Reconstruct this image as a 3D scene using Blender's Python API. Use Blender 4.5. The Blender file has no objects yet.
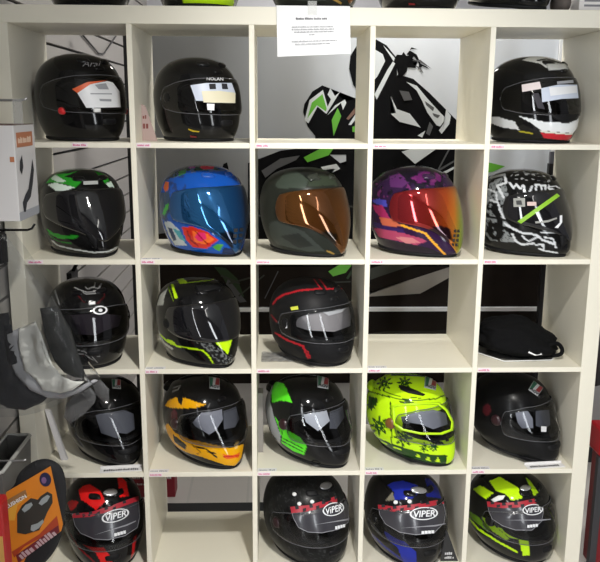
import bpy, bmesh, math, random
import numpy as np
from mathutils import Vector, Matrix, noise
from mathutils.bvhtree import BVHTree

random.seed(7)
SC = bpy.context.scene
COL = SC.collection
R = math.radians

# ------------------------------------------------------------------ materials
_mats = {}
def M(name, color=(.5, .5, .5), rough=.5, metal=0., coat=0., spec=.5, bump=0., bscale=60., vary=0., vscale=8.):
    """Principled material with optional procedural grain (noise bump) and colour variation."""
    if name in _mats:
        return _mats[name]
    m = bpy.data.materials.new(name); m.use_nodes = True
    nt = m.node_tree; b = nt.nodes['Principled BSDF']
    b.inputs['Base Color'].default_value = (*color, 1)
    b.inputs['Roughness'].default_value = rough
    b.inputs['Metallic'].default_value = metal
    b.inputs['Coat Weight'].default_value = coat
    b.inputs['Coat Roughness'].default_value = .05
    b.inputs['Specular IOR Level'].default_value = spec
    if bump or vary:
        tc = nt.nodes.new('ShaderNodeTexCoord')
    if vary:
        n = nt.nodes.new('ShaderNodeTexNoise'); n.inputs['Scale'].default_value = vscale
        nt.links.new(tc.outputs['Object'], n.inputs['Vector'])
        mx = nt.nodes.new('ShaderNodeMix'); mx.data_type = 'RGBA'
        mx.inputs[6].default_value = (*[c*(1-vary) for c in color], 1)
        mx.inputs[7].default_value = (*[min(1, c*(1+vary)) for c in color], 1)
        nt.links.new(n.outputs['Fac'], mx.inputs[0])
        nt.links.new(mx.outputs[2], b.inputs['Base Color'])
    if bump:
        n2 = nt.nodes.new('ShaderNodeTexNoise'); n2.inputs['Scale'].default_value = bscale
        n2.inputs['Detail'].default_value = 4
        nt.links.new(tc.outputs['Object'], n2.inputs['Vector'])
        bp = nt.nodes.new('ShaderNodeBump'); bp.inputs['Strength'].default_value = bump
        bp.inputs['Distance'].default_value = .0025
        nt.links.new(n2.outputs['Fac'], bp.inputs['Height'])
        nt.links.new(bp.outputs['Normal'], b.inputs['Normal'])
    _mats[name] = m
    return m

def paint_mat(name, rough=.1, metal=0., coat=.6, spec=.5, bump=0.):
    """Body colour comes from the painted 'paint' colour attribute of the mesh."""
    if name in _mats:
        return _mats[name]
    m = M(name, (.5, .5, .5), rough, metal, coat, spec, bump, 300.)
    nt = m.node_tree
    a = nt.nodes.new('ShaderNodeAttribute'); a.attribute_name = 'paint'
    nt.links.new(a.outputs['Color'], nt.nodes['Principled BSDF'].inputs['Base Color'])
    return m

def film_mat(name, tint=(1, 1, 1), rough=.03, ior=1.45, body=0., body_col=(.6, .6, .6), wrinkle=0.):
    """Thin clear plastic: tinted see-through + Fresnel gloss (+ a little milky body)."""
    if name in _mats:
        return _mats[name]
    m = bpy.data.materials.new(name); m.use_nodes = True
    nt = m.node_tree; nt.nodes.clear()
    out = nt.nodes.new('ShaderNodeOutputMaterial')
    tr = nt.nodes.new('ShaderNodeBsdfTransparent'); tr.inputs[0].default_value = (*tint, 1)
    gl = nt.nodes.new('ShaderNodeBsdfGlossy'); gl.inputs['Roughness'].default_value = rough
    fr = nt.nodes.new('ShaderNodeFresnel'); fr.inputs[0].default_value = ior
    mx = nt.nodes.new('ShaderNodeMixShader')
    base = tr
    if body:
        df = nt.nodes.new('ShaderNodeBsdfDiffuse'); df.inputs[0].default_value = (*body_col, 1)
        m2 = nt.nodes.new('ShaderNodeMixShader'); m2.inputs[0].default_value = body
        nt.links.new(tr.outputs[0], m2.inputs[1]); nt.links.new(df.outputs[0], m2.inputs[2])
        base = m2
    if wrinkle:
        tc = nt.nodes.new('ShaderNodeTexCoord')
        n2 = nt.nodes.new('ShaderNodeTexNoise'); n2.inputs['Scale'].default_value = 22
        n2.inputs['Detail'].default_value = 5
        nt.links.new(tc.outputs['Object'], n2.inputs['Vector'])
        bp = nt.nodes.new('ShaderNodeBump'); bp.inputs['Strength'].default_value = wrinkle
        bp.inputs['Distance'].default_value = .02
        nt.links.new(n2.outputs['Fac'], bp.inputs['Height'])
        nt.links.new(bp.outputs['Normal'], gl.inputs['Normal'])
        nt.links.new(bp.outputs['Normal'], fr.inputs['Normal'])
    nt.links.new(fr.outputs[0], mx.inputs[0])
    nt.links.new(base.outputs[0], mx.inputs[1]); nt.links.new(gl.outputs[0], mx.inputs[2])
    nt.links.new(mx.outputs[0], out.inputs[0])
    _mats[name] = m
    return m

def emit_mat(name, color, strength):
    m = bpy.data.materials.new(name); m.use_nodes = True
    b = m.node_tree.nodes['Principled BSDF']
    b.inputs['Base Color'].default_value = (*color, 1)
    b.inputs['Emission Color'].default_value = (*color, 1)
    b.inputs['Emission Strength'].default_value = strength
    return m

def lin(r, g, b):
    f = lambda c: (c/255/12.92) if c/255 <= .04045 else ((c/255+.055)/1.055)**2.4
    return (f(r), f(g), f(b))

WHITE_BOARD = M('cream_laminate', lin(233, 228, 212), .42, vary=.015, vscale=5)
BLACK_RUB = M('black_rubber', (.007, .007, .008), .6, spec=.2)
BLACK_GLOSS = M('black_gloss_plastic', (.005, .005, .006), .14, coat=.12, spec=.3)
BLACK_MATT = M('black_matt_plastic', (.007, .007, .008), .5, spec=.2)
LINING = M('dark_lining_fabric', (.010, .010, .012), .9, spec=.1)
PAPER = M('white_paper', (.82, .82, .83), .7)
INK = M('grey_ink', (.2, .2, .22), .8)
INK_BLACK = M('black_ink', (.02, .02, .025), .8)
PINK_INK = M('pink_ink', lin(205, 95, 140), .8)
CHROME = M('chrome_metal', (.7, .7, .72), .15, metal=1.)

# ------------------------------------------------------------------ object helpers
def link(o, parent=None):
    COL.objects.link(o)
    if parent is not None:
        o.parent = parent
    return o

def mesh_obj(name, verts, faces, mat, parent=None, smooth=False, mats=None, fmat=None):
    me = bpy.data.meshes.new(name)
    me.from_pydata([tuple(map(float, v)) for v in verts], [], [tuple(int(i) for i in f) for f in faces])
    for mm in (mats or [mat]):
        me.materials.append(mm)
    if fmat is not None:
        me.polygons.foreach_set('material_index', list(fmat))
    if smooth:
        me.polygons.foreach_set('use_smooth', [True]*len(me.polygons))
    me.update()
    return link(bpy.data.objects.new(name, me), parent)

class MB:
    """collects shapes of ONE part into one mesh"""
    def __init__(s): s.v = []; s.f = []; s.m = []; s.mi = 0
    def add(s, vs, fs):
        o = len(s.v); s.v += [tuple(v) for v in vs]; s.f += [tuple(i+o for i in f) for f in fs]
        s.m += [s.mi]*len(fs); return s
    def box(s, a, b, M4=None):
        (x0, y0, z0), (x1, y1, z1) = a, b
        vs = [(x0,y0,z0),(x1,y0,z0),(x1,y1,z0),(x0,y1,z0),(x0,y0,z1),(x1,y0,z1),(x1,y1,z1),(x0,y1,z1)]
        if M4 is not None: vs = [tuple(M4 @ Vector(v)) for v in vs]
        return s.add(vs, [(0,3,2,1),(4,5,6,7),(0,1,5,4),(1,2,6,5),(2,3,7,6),(3,0,4,7)])
    def tube(s, pts, r, n=8, closed=False):
        pts = [Vector(p) for p in pts]; N = len(pts); vs = []; fs = []
        up = Vector((0, 0, 1)); prev = None
        for i, p in enumerate(pts):
            if closed: d = pts[(i+1) % N]-pts[i-1]
            else: d = pts[min(i+1, N-1)]-pts[max(i-1, 0)]
            d.normalize()
            if prev is None:
                a = d.cross(up)
                if a.length < .1: a = d.cross(Vector((1, 0, 0)))
            else:
                a = prev-d*prev.dot(d)
            a.normalize(); prev = a; b = d.cross(a)
            rr = r[i] if hasattr(r, '__len__') else r
            for k in range(n):
                t = 2*math.pi*k/n
                vs.append(p+a*rr*math.cos(t)+b*rr*math.sin(t))
        M_ = N if closed else N-1
        for i in range(M_):
            for k in range(n):
                j = (i+1) % N
                fs.append((i*n+k, i*n+(k+1) % n, j*n+(k+1) % n, j*n+k))
        if not closed:
            fs.append(tuple(reversed(range(n)))); fs.append(tuple(range((N-1)*n, N*n)))
        return s.add(vs, fs)
    def prism(s, pts, y0, y1):
        """polygon in X-Z, extruded along Y"""
        n = len(pts)
        ar = sum(pts[i][0]*pts[(i+1) % n][1]-pts[(i+1) % n][0]*pts[i][1] for i in range(n))
        if ar < 0: pts = pts[::-1]
        vs = [(x, y0, z) for x, z in pts]+[(x, y1, z) for x, z in pts]
        fs = [tuple(range(n)), tuple(range(2*n-1, n-1, -1))]
        fs += [(i, n+i, n+(i+1) % n, (i+1) % n) for i in range(n)]
        return s.add(vs, fs)
    def build(s, name, mat, parent=None, smooth=False, mats=None, bevel=0.):
        o = mesh_obj(name, s.v, s.f, mat, parent, smooth, mats, s.m)
        if bevel:
            md = o.modifiers.new('bevel', 'BEVEL'); md.width = bevel; md.segments = 2; md.limit_method = 'ANGLE'
        return o

def empty(name, loc=(0, 0, 0), rz=0.):
    o = bpy.data.objects.new(name, None); o.empty_display_size = .05
    o.location = loc; o.rotation_euler = (0, 0, rz)
    return link(o)

def tag(o, label=None, cat=None, group=None, kind=None):
    if label: o['label'] = label
    if cat: o['category'] = cat
    if group: o['group'] = group
    if kind: o['kind'] = kind
    return o

def struct(o): o['kind'] = 'structure'; return o

def copy_tree(o, parent=None):
    c = o.copy(); COL.objects.link(c)
    if parent is not None: c.parent = parent
    for ch in list(o.children): copy_tree(ch, c)
    return c

_text_cache = {}
def text_mesh(s, bold=0., shear=0.):
    """lettering as (verts 2d, faces), unit height, centred"""
    k = (s, bold, shear)
    if k in _text_cache: return _text_cache[k]
    cu = bpy.data.curves.new('lettering', 'FONT'); cu.body = s; cu.resolution_u = 2
    cu.offset = bold; cu.shear = shear; cu.size = 1
    o = bpy.data.objects.new('lettering', cu); COL.objects.link(o)
    dg = bpy.context.evaluated_depsgraph_get()
    me = o.evaluated_get(dg).to_mesh()
    v = np.array([(p.co.x, p.co.y) for p in me.vertices]); f = [tuple(p.vertices) for p in me.polygons]
    o.evaluated_get(dg).to_mesh_clear()
    bpy.data.objects.remove(o); bpy.data.curves.remove(cu)
    c = (v.max(0)+v.min(0))/2; h = (v[:, 1].max()-v[:, 1].min())
    v = (v-c)/h
    _text_cache[k] = (v, f)
    return v, f

def word_bars(x0, x1, z, h, rnd, gap=.35):
    """a line of print too small to read: little upright strokes grouped as words"""
    out = []; x = x0
    while x < x1-h*.3:
        wl = rnd.randint(3, 8)
        for _ in range(wl):
            w = h*rnd.uniform(.3, .55)
            if x+w > x1: break
            zz = h*rnd.uniform(.6, 1.)
            out.append((x, z, x+w, z+zz)); x += w+h*.16
        x += h*gap
    return out
# ------------------------------------------------------------------ helmets
def cr(arr, t):
    """Catmull-Rom through evenly spaced control values, t in [0,1]"""
    a = np.asarray(arr, float); n = len(a)-1
    x = np.clip(np.asarray(t, float), 0, 1)*n
    i = np.minimum(x.astype(int), n-1); u = x-i
    p0 = a[np.maximum(i-1, 0)]; p1 = a[i]; p2 = a[i+1]; p3 = a[np.minimum(i+2, n)]
    return .5*((2*p1)+(-p0+p2)*u+(2*p0-5*p1+4*p2-p3)*u*u+(-p0+3*p1-3*p2+p3)*u**3)

STYLES = {
 'round': dict(
    z=[.140, .1345, .117, .085, .042, .0, -.044, -.085, -.115, -.130],
    F=[0, .048, .092, .123, .141, .153, .161, .161, .152, .138],
    B=[0, .056, .108, .146, .165, .168, .160, .146, .131, .122],
    W=[0, .050, .090, .117, .129, .132, .130, .123, .113, .105],
    n=[2, 2, 2.05, 2.1, 2.15, 2.15, 2.1, 2.05, 2.0, 2.0],
    top=[(0, .068), (40, .064), (70, .052), (90, .036)], bot=[(0, -.050), (40, -.047), (70, -.042), (90, -.030)],
    port=(68, .010, .046), vm=94, voff=.006, rise=.006),
 'pointed': dict(
    z=[.140, .1345, .118, .088, .046, .004, -.040, -.082, -.114, -.130],
    F=[0, .047, .087, .116, .137, .155, .171, .181, .180, .166],
    B=[0, .056, .108, .146, .164, .166, .156, .140, .126, .118],
    W=[0, .050, .090, .117, .129, .132, .130, .122, .110, .102],
    n=[2, 2, 2.0, 2.05, 2.0, 1.95, 1.8, 1.65, 1.6, 1.6],
    top=[(0, .080), (40, .078), (65, .070), (88, .056)],
    bot=[(0, -.126), (8, -.118), (16, -.098), (26, -.070), (40, -.044), (55, -.034), (70, -.030), (88, -.020)],
    port=None, vm=86, voff=.006, rise=.012),
 'racer': dict(
    z=[.140, .1345, .118, .088, .046, .004, -.040, -.082, -.114, -.130],
    F=[0, .042, .079, .107, .129, .149, .168, .183, .184, .172],
    B=[0, .060, .114, .152, .172, .174, .162, .143, .127, .117],
    W=[0, .048, .087, .114, .127, .131, .129, .121, .109, .100],
    n=[2, 2, 2.05, 2.1, 2.1, 2.0, 1.9, 1.8, 1.75, 1.75],
    top=[(0, .066), (40, .064), (70, .046), (88, .026)], bot=[(0, -.056), (40, -.048), (70, -.040), (88, -.022)],
    port=(66, .006, .046), vm=76, voff=.009, rise=.045),
}
STYLES['sport'] = dict(STYLES['round'], rise=.038, F=[0, .046, .088, .118, .137, .151, .163, .167, .160, .146])
BASE = .1365                                     # lifts the helmet so that its neck trim stands on z = 0

class Surf:
    def __init__(s, st):
        s.st = STYLES[st]
        tt = np.linspace(0, 1, 400); s._t = tt; s._z = cr(s.st['z'], tt)
    def pt(s, th, t):
        st = s.st; th = np.asarray(th, float); t = np.asarray(t, float)
        z = cr(st['z'], t); F = cr(st['F'], t); Bk = cr(st['B'], t); W = cr(st['W'], t); n = cr(st['n'], t)
        c = np.cos(th); sn = np.sin(th)
        q = np.clip((t-.62)/.38, 0, 1); z = z+st['rise']*q*q*(3-2*q)*(1-c)/2
        nn = np.where(c > 0, n, 2.1)
        w = np.clip((c+.25)/.5, 0, 1); nx = n*w+2.1*(1-w)
        x = W*np.sign(sn)*np.abs(sn)**(2/nx)
        L = np.where(c > 0, F, Bk)
        y = -np.sign(c)*L*np.abs(c)**(2/nx)
        return np.stack([x, y, z], -1)
    def tz(s, z): return np.interp(-np.asarray(z, float), -s._z, s._t)
    def ptz(s, th, z, off=0.):
        t = s.tz(z); p = s.pt(th, t)
        if np.any(np.asarray(off) != 0):
            e = 1e-3
            a = s.pt(np.asarray(th)+e, t)-s.pt(np.asarray(th)-e, t)
            b = s.pt(th, np.clip(t+e, 0, 1))-s.pt(th, np.clip(t-e, 0, 1))
            n = np.cross(b, a); n /= np.linalg.norm(n, axis=-1, keepdims=True)+1e-12
            sg = np.sign((n*p).sum(-1, keepdims=True)); n *= sg
            p = p+n*np.asarray(off)[..., None] if np.ndim(off) else p+n*off
        return p

def curve(tab, thdeg):
    return np.interp(np.abs(thdeg), [a for a, _ in tab], [b for _, b in tab])
def smooth_curve(tab, thdeg):
    th = np.asarray(thdeg, float); acc = 0
    ds = (-6, -3, 0, 3, 6)
    for d in ds: acc = acc+curve(tab, th+d)
    return acc/len(ds)

def shell_grid(sf, nth, nt, k=1., port=None, pshrink=1., zlow=None):
    th = -math.pi+2*math.pi*np.arange(nth)/nth
    t = np.linspace(0, 1, nt+1)[1:]
    T, TH = np.meshgrid(t, th, indexing='ij')
    P = sf.pt(TH, T)
    P[..., 0] *= k; P[..., 1] *= k
    P[..., 2] = np.where(P[..., 2] > 0, P[..., 2]*k, P[..., 2])
    V = np.concatenate([P.reshape(-1, 3), [[0, 0, sf.st['z'][0]*k]]])
    idx = lambda i, j: i*nth+(j % nth)
    faces = []
    pole = len(V)-1
    for j in range(nth): faces.append((pole, idx(0, j), idx(0, j+1)))
    for i in range(nt-1):
        for j in range(nth): faces.append((idx(i, j), idx(i+1, j), idx(i+1, j+1), idx(i, j+1)))
    if port:
        thm, zc, h = port
        def fv(thr, z): return (np.abs(np.degrees(thr))/(thm*pshrink))**2.6+(np.abs(z-zc)/(h*pshrink))**2.6-1
        fval = np.concatenate([fv(TH.ravel(), P[..., 2].ravel()), [9.]])
        f0 = fval.copy(); moved = set()
        for i in range(nt):
            for j in range(nth):
                a = idx(i, j)
                if f0[a] >= 0: continue
                best = None
                for (ii, jj) in ((i-1, j), (i+1, j), (i, j-1), (i, j+1)):
                    if 0 <= ii < nt:
                        b = idx(ii, jj)
                        if f0[b] > 0:
                            u = -f0[a]/(f0[b]-f0[a])
                            if best is None or u < best[0]: best = (u, b)
                if best:
                    V[a] = V[a]+(V[best[1]]-V[a])*best[0]; moved.add(a); fval[a] = 0
        faces = [f for f in faces if all(fval[q] >= 0 for q in f) and any(q not in moved for q in f)]
    return V, faces

def inpoly(pts, u, v):
    r = np.zeros(u.shape, bool); n = len(pts); j = n-1
    for i in range(n):
        xi, yi = pts[i]; xj, yj = pts[j]
        if yi != yj:
            c = ((yi > v) != (yj > v)) & (u < (xj-xi)*(v-yi)/(yj-yi)+xi)
            r ^= c
        j = i
    return r

def paint_eval(design, u, v, base, P):
    """design: list of shapes on the helmet's graphic sheet"""
    C = np.tile(np.array(base, float), (len(u), 1))
    for d in design:
        k, col = d[0], np.array(d[1], float)
        if k == 'p': m = inpoly(d[2], u, v)
        elif k == 's':
            m = np.zeros(u.shape, bool)
            for (ax, ay), (bx, by) in zip(d[2][:-1], d[2][1:]):
                L = (bx-ax)**2+(by-ay)**2+1e-9
                q = np.clip(((u-ax)*(bx-ax)+(v-ay)*(by-ay))/L, 0, 1)
                m |= np.hypot(u-(ax+q*(bx-ax)), v-(ay+q*(by-ay))) < d[3]/2
        elif k == 'e': m = ((u-d[2])/d[4])**2+((v-d[3])/d[5])**2 < 1
        elif k == 'ring':
            q = np.sqrt(((u-d[2])/d[4])**2+((v-d[3])/d[5])**2); m = np.abs(q-1) < d[6]
        elif k == 'flower':
            cx, cy, r = d[2:5]; a = np.arctan2(v-cy, u-cx); q = np.hypot(u-cx, v-cy)/r
            m = (q < .74+.30*np.cos(8*a)) & (q > .10) & ~((np.abs(np.sin(4*a)) < .16) & (q > .30) & (q < .62))
        elif k == 'noise':
            m0 = inpoly(d[2], u, v); m = np.zeros(u.shape, bool)
            sc, th = d[3], d[4]
            for i in np.nonzero(m0)[0]:
                p = Vector((P[i][0]*sc, P[i][1]*sc, P[i][2]*sc))
                nv = noise.noise(p)+.5*noise.noise(p*2.1)
                m[i] = (abs(nv) < th) if len(d) > 5 and d[5] else (nv > th)
        elif k == 'grad':                     # mirror coating that shifts hue across the visor: list of (u, colour)
            us = [s_[0] for s_ in d[2]]
            for c in range(3): C[:, c] = np.interp(u, us, [s_[1][c] for s_ in d[2]])
            continue
        C[m] = col
    return C

class Helmet:
    def __init__(H, name, style, loc, phi, scale, sheet_dir, rect, base, design=(), visor='clear', finish='gloss',
                 vdesign=(), nth=220, nt=110, visor_bottom=None, strap=None, strap_ring=False):
        H.sf = Surf(style); H.st = H.sf.st; sf = H.sf
        H.root = empty(name, loc, R(phi)); H.root.scale = (scale,)*3
        a, e = R(sheet_dir[0]), R(sheet_dir[1])
        H.d = np.array([math.sin(a)*math.cos(e), -math.cos(a)*math.cos(e), math.sin(e)])
        H.e1 = np.cross((0, 0, 1), H.d); H.e1 /= np.linalg.norm(H.e1)
        H.e2 = np.cross(H.d, H.e1)
        H.rect = rect
        port = H.st['port'] if visor in ('clear', 'smoke') else None
        V, F = shell_grid(sf, nth, nt, 1., port)
        pu, pv = V@H.e1, V@H.e2
        H.bb = (pu.min(), pu.max(), pv.min(), pv.max())
        sh = H._mesh('shell', V, F, paint_mat('helmet_paint_'+finish, *{'gloss': (.10, 0, .12, .3), 'matt': (.5, 0, 0, .18), 'satin': (.32, 0, .02, .16)}[finish]))
        H.shell = sh
        H.paint(sh, design, base)
        H.bvh = {'shell': BVHTree.FromPolygons([tuple(v) for v in V], F)}
        # neck roll, lining
        th = np.linspace(-math.pi, math.pi, 73)[:-1]
        ring = sf.pt(th, np.ones_like(th)); ring[:, 2] += BASE-.001
        mb = MB(); mb.tube([tuple(p*(.985, .985, 1)) for p in ring], .0062, 8, True); mb.build('neck_trim', BLACK_RUB, H.root, True)
        LV, LF = shell_grid(sf, 64, 36, .88, port, .97)
        LV = LV.copy(); LV[:, 2] = np.maximum(LV[:, 2], -.126)
        LF = LF+[(35*64+j, 35*64+(j+1) % 64, len(LV)) for j in range(64)]; LV = np.concatenate([LV, [[0, 0, -.104]]])
        H._mesh('lining', LV, [tuple(reversed(f)) for f in LF], LINING)
        if port:
            thm, zc, h = port
            q = np.linspace(0, 2*math.pi, 97)[:-1]; ex = 2/2.6
            pt_ = R(thm)*np.sign(np.cos(q))*np.abs(np.cos(q))**ex; pz = zc+h*np.sign(np.sin(q))*np.abs(np.sin(q))**ex
            o = sf.ptz(pt_, pz, .0015); i = sf.ptz(pt_*.97, zc+(pz-zc)*.97)*(.87, .87, .97); mid = sf.ptz(pt_*.985, zc+(pz-zc)*.98, .003)
            g = MB(); n = len(q)
            vs = [tuple(p+(0, 0, BASE)) for p in np.concatenate([o, mid, i])]
            g.add(vs, [(r*n+k, r*n+(k+1) % n, (r+1)*n+(k+1) % n, (r+1)*n+k) for r in (0, 1) for k in range(n)])
            g.build('eyeport_gasket', BLACK_RUB, H.root, True)
        # visor
        vm = H.st['vm']; nc, nr = 72, 26
        tq = np.sin(np.linspace(-math.pi/2, math.pi/2, nc)*.999)*.5*vm+np.linspace(-vm, vm, nc)*.5
        zt = smooth_curve(H.st['top'], tq); zb = smooth_curve(visor_bottom or H.st['bot'], tq)
        ed = np.clip((vm-np.abs(tq))/6, 0, 1); rnd = np.sqrt(np.clip(1-(1-ed)**2, .02, 1))
        mid = (zt+zb)/2; hh = (zt-zb)/2*rnd
        s_ = np.linspace(-1, 1, nr)
        S, Q = np.meshgrid(s_, tq, indexing='ij')
        Z = mid[None, :]+hh[None, :]*S
        edge = np.minimum(1-np.abs(S), 1)*1.
        off = H.st['voff']*(.55+.45*np.clip(edge*5, 0, 1))*np.ones_like(Q)
        Pv = sf.ptz(np.radians(Q), Z, off)
        H.vV = Pv.reshape(-1, 3)
        vf = [(r*nc+c, r*nc+c+1, (r+1)*nc+c+1, (r+1)*nc+c) for r in range(nr-1) for c in range(nc-1)]
        H.bvh['visor'] = BVHTree.FromPolygons([tuple(v) for v in H.vV], vf)
        vmat = {'clear': film_mat('clear_visor', (.86, .87, .88), .03, 1.5),
                'smoke': film_mat('smoke_visor', (.3, .29, .31), .05, 1.6),
                'dark': M('dark_visor', (.006, .006, .008), .05, coat=.6),
                'mirror': paint_mat('mirror_visor', .07, .75, .5)}[visor]
        vo = H._mesh('visor', H.vV, vf, vmat); H.visor = vo
        if visor == 'mirror': H.paint(vo, vdesign, (.2, .2, .2))
        if visor in ('dark', 'mirror'):
            md = vo.modifiers.new('solid', 'SOLIDIFY'); md.thickness = .0025; md.offset = -1
        if visor in ('clear', 'smoke'):                       # rubbery rim line of the clear shield
            rim = [(c) for c in range(nc)]+[r*nc+nc-1 for r in range(1, nr)]+[(nr-1)*nc+c for c in range(nc-2, -1, -1)]+[r*nc for r in range(nr-2, 0, -1)]
            g = MB(); g.tube([tuple(H.vV[k]+(0, 0, BASE)) for k in rim], .0011, 6, True)
            g.build('visor_edge', M('visor_edge_plastic', (.12, .12, .13), .2), vo, True)
        H.pending = []
        if strap is not None:
            H.chin_strap(strap, strap_ring)
    def _mesh(H, name, V, F, mat, parent=None):
        V = np.asarray(V, float)+(0, 0, BASE)
        return mesh_obj(name, V, F, mat, parent or H.root, True)
    def sheet(H, P):
        l, t, r, b = H.rect; x0, x1, y0, y1 = H.bb
        return l+(P@H.e1-x0)/(x1-x0)*(r-l), b-(P@H.e2-y0)/(y1-y0)*(b-t)
    def unsheet(H, u, v):
        l, t, r, b = H.rect; x0, x1, y0, y1 = H.bb
        return x0+(u-l)/(r-l)*(x1-x0), y0+(b-v)/(b-t)*(y1-y0)
    def paint(H, ob, design, base):
        me = ob.data; n = len(me.vertices)
        P = np.empty(n*3); me.vertices.foreach_get('co', P); P = P.reshape(-1, 3)-(0, 0, BASE)
        N = np.empty(n*3); me.vertex_normals.foreach_get('vector', N); N = N.reshape(-1, 3)
        N *= np.where((N*P).sum(1, keepdims=True) < 0, -1, 1)
        fl = np.array((-1, 1, 1))
        vis = N@H.d > -.03; vis2 = (N*fl)@H.d > .0
        u, v = H.sheet(P); u2, v2 = H.sheet(P*fl)
        uu = np.where(vis, u, np.where(vis2, u2, -9999)); vv = np.where(vis, v, np.where(vis2, v2, -9999))
        C = paint_eval(design, uu, vv, base, P*np.where(vis[:, None], 1, fl))
        at = me.color_attributes.new('paint', 'FLOAT_COLOR', 'POINT')
        at.data.foreach_set('color', np.concatenate([C, np.ones((n, 1))], 1).ravel())
    # -- things stuck on or moulded into the surface
    def project(H, uv, surf, off):
        out = []; d = Vector(H.d); bv = H.bvh[surf]
        for u, v in uv:
            a, b = H.unsheet(u, v)
            o = Vector(H.e1*a+H.e2*b)+d*.6
            loc, nrm, _, _ = bv.ray_cast(o, -d)
            if loc is None and surf == 'visor': loc, nrm, _, _ = H.bvh['shell'].ray_cast(o, -d)
            if loc is None: out.append(None); continue
            if nrm.dot(Vector(loc)) < 0: nrm = -nrm
            out.append(loc+nrm*off)
        return out
    def decal(H, name, pts, mat, surf='visor', off=.0016, thick=0., parent=None, L=16., mirror=False, label=None):
        bm = bmesh.new(); vs = [bm.verts.new((x, y, 0)) for x, y in pts]
        f = bm.faces.new(vs); bmesh.ops.triangulate(bm, faces=[f])
        for _ in range(5):
            es = [e for e in bm.edges if e.calc_length() > L]
            if not es: break
            bmesh.ops.subdivide_edges(bm, edges=es, cuts=1)
            bmesh.ops.triangulate(bm, faces=[g for g in bm.faces if len(g.verts) > 3])
        bm.verts.index_update()
        uv = [(v.co.x, v.co.y) for v in bm.verts]; fs = [tuple(v.index for v in g.verts) for g in bm.faces]
        bm.free()
        return H._proj_mesh(name, uv, fs, mat, surf, off, thick, parent, mirror, label)
    def _proj_mesh(H, name, uv, fs, mat, surf, off, thick, parent, mirror=False, label=None):
        P = H.project(uv, surf, off)
        keep = [i for i, p in enumerate(P) if p is not None]; mp = {i: k for k, i in enumerate(keep)}
        fs = [tuple(mp[i] for i in f) for f in fs if all(i in mp for i in f)]
        if not fs: return None
        o = None
        for sg in ((1, -1) if mirror else (1,)):
            V = np.array([tuple(P[i]) for i in keep])*(sg, 1, 1)
            fl = fs if sg == 1 else [tuple(reversed(f)) for f in fs]
            q = H._mesh(name, V, fl, mat, parent)
            if thick:
                md = q.modifiers.new('solid', 'SOLIDIFY'); md.thickness = thick; md.offset = 0
            if label: q['label'] = label
            o = o or q
        return o
    def text(H, name, s, cx, cy, h, mat, rot=0., surf='visor', off=.0028, bold=.02, shear=0., parent=None, sx=1.):
        v, f = text_mesh(s, bold, shear)
        c, sn = math.cos(R(rot)), math.sin(R(rot))
        uv = [(cx+h*(x*sx*c-y*sn), cy-h*(x*sx*sn+y*c)) for x, y in v]
        return H._proj_mesh(name, uv, f, mat, surf, off, 0, parent)
    def ell(H, cx, cy, rx, ry, rot=0., n=24):
        c, s = math.cos(R(rot)), math.sin(R(rot))
        return [(cx+rx*math.cos(t)*c+ry*math.sin(t)*s, cy-rx*math.cos(t)*s+ry*math.sin(t)*c) for t in np.linspace(0, 2*math.pi, n, endpoint=False)]
    def band(H, cx, cy, rx, ry, w, rot=0., n=36):
        c, s = math.cos(R(rot)), math.sin(R(rot)); uv = []
        for k in (1, 1-w):
            for t in np.linspace(0, 2*math.pi, n, endpoint=False):
                a, b = rx*k*math.cos(t), ry*(k if k == 1 else 1-w*1.2)*math.sin(t); uv.append((cx+a*c+b*s, cy-a*s+b*c))
        return uv, [(i, (i+1) % n, n+(i+1) % n, n+i) for i in range(n)]
    def patch(H, name, th, z, shape, mat, off=.004, rings=6, both=True, parent=None, label=None):
        """raised moulding: polygon in metres on the surface around (th degrees, z), domed by off"""
        sg = (1, -1) if both and th != 0 else (1,)
        res = None
        for s in sg:
            p0 = H.sf.ptz(R(th), z); e = .01
            k = np.linalg.norm(H.sf.ptz(R(th)+e, z)-p0)/e
            kz = np.linalg.norm(H.sf.ptz(R(th), z+.002)-p0)/.002
            n = len(shape); V = []; F = []
            for r in range(rings+1):
                q = 1-r/(rings+.0); hgt = off*math.sqrt(max(0, 1-q**3)) if r else -.003
                if r == 0: q = 1.
                for (a, b) in shape:
                    V.append(H.sf.ptz(R(th)+a*q/k, z+b*q/kz, hgt)*(s, 1, 1))
            for r in range(rings):
                for i in range(n): F.append((r*n+i, r*n+(i+1) % n, (r+1)*n+(i+1) % n, (r+1)*n+i))
            if s == -1: F = [tuple(reversed(f)) for f in F]
            o = H._mesh(name, V, F, mat, parent)
            if label: o['label'] = label
            res = res or o
        return res
    def disc(H, name, th, z, r, mat, off=.004, both=True, n=20, parent=None, label=None):
        return H.patch(name, th, z, [(r*math.cos(t), r*math.sin(t)) for t in np.linspace(0, 2*math.pi, n, endpoint=False)], mat, off, 5, both, parent, label)
    def rbox(H, w, h, sl=0., k=3.5, n=28):
        return [(w*np.sign(math.cos(t))*abs(math.cos(t))**(2/k)+sl*math.sin(t), h*np.sign(math.sin(t))*abs(math.sin(t))**(2/k)) for t in np.linspace(0, 2*math.pi, n, endpoint=False)]
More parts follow.
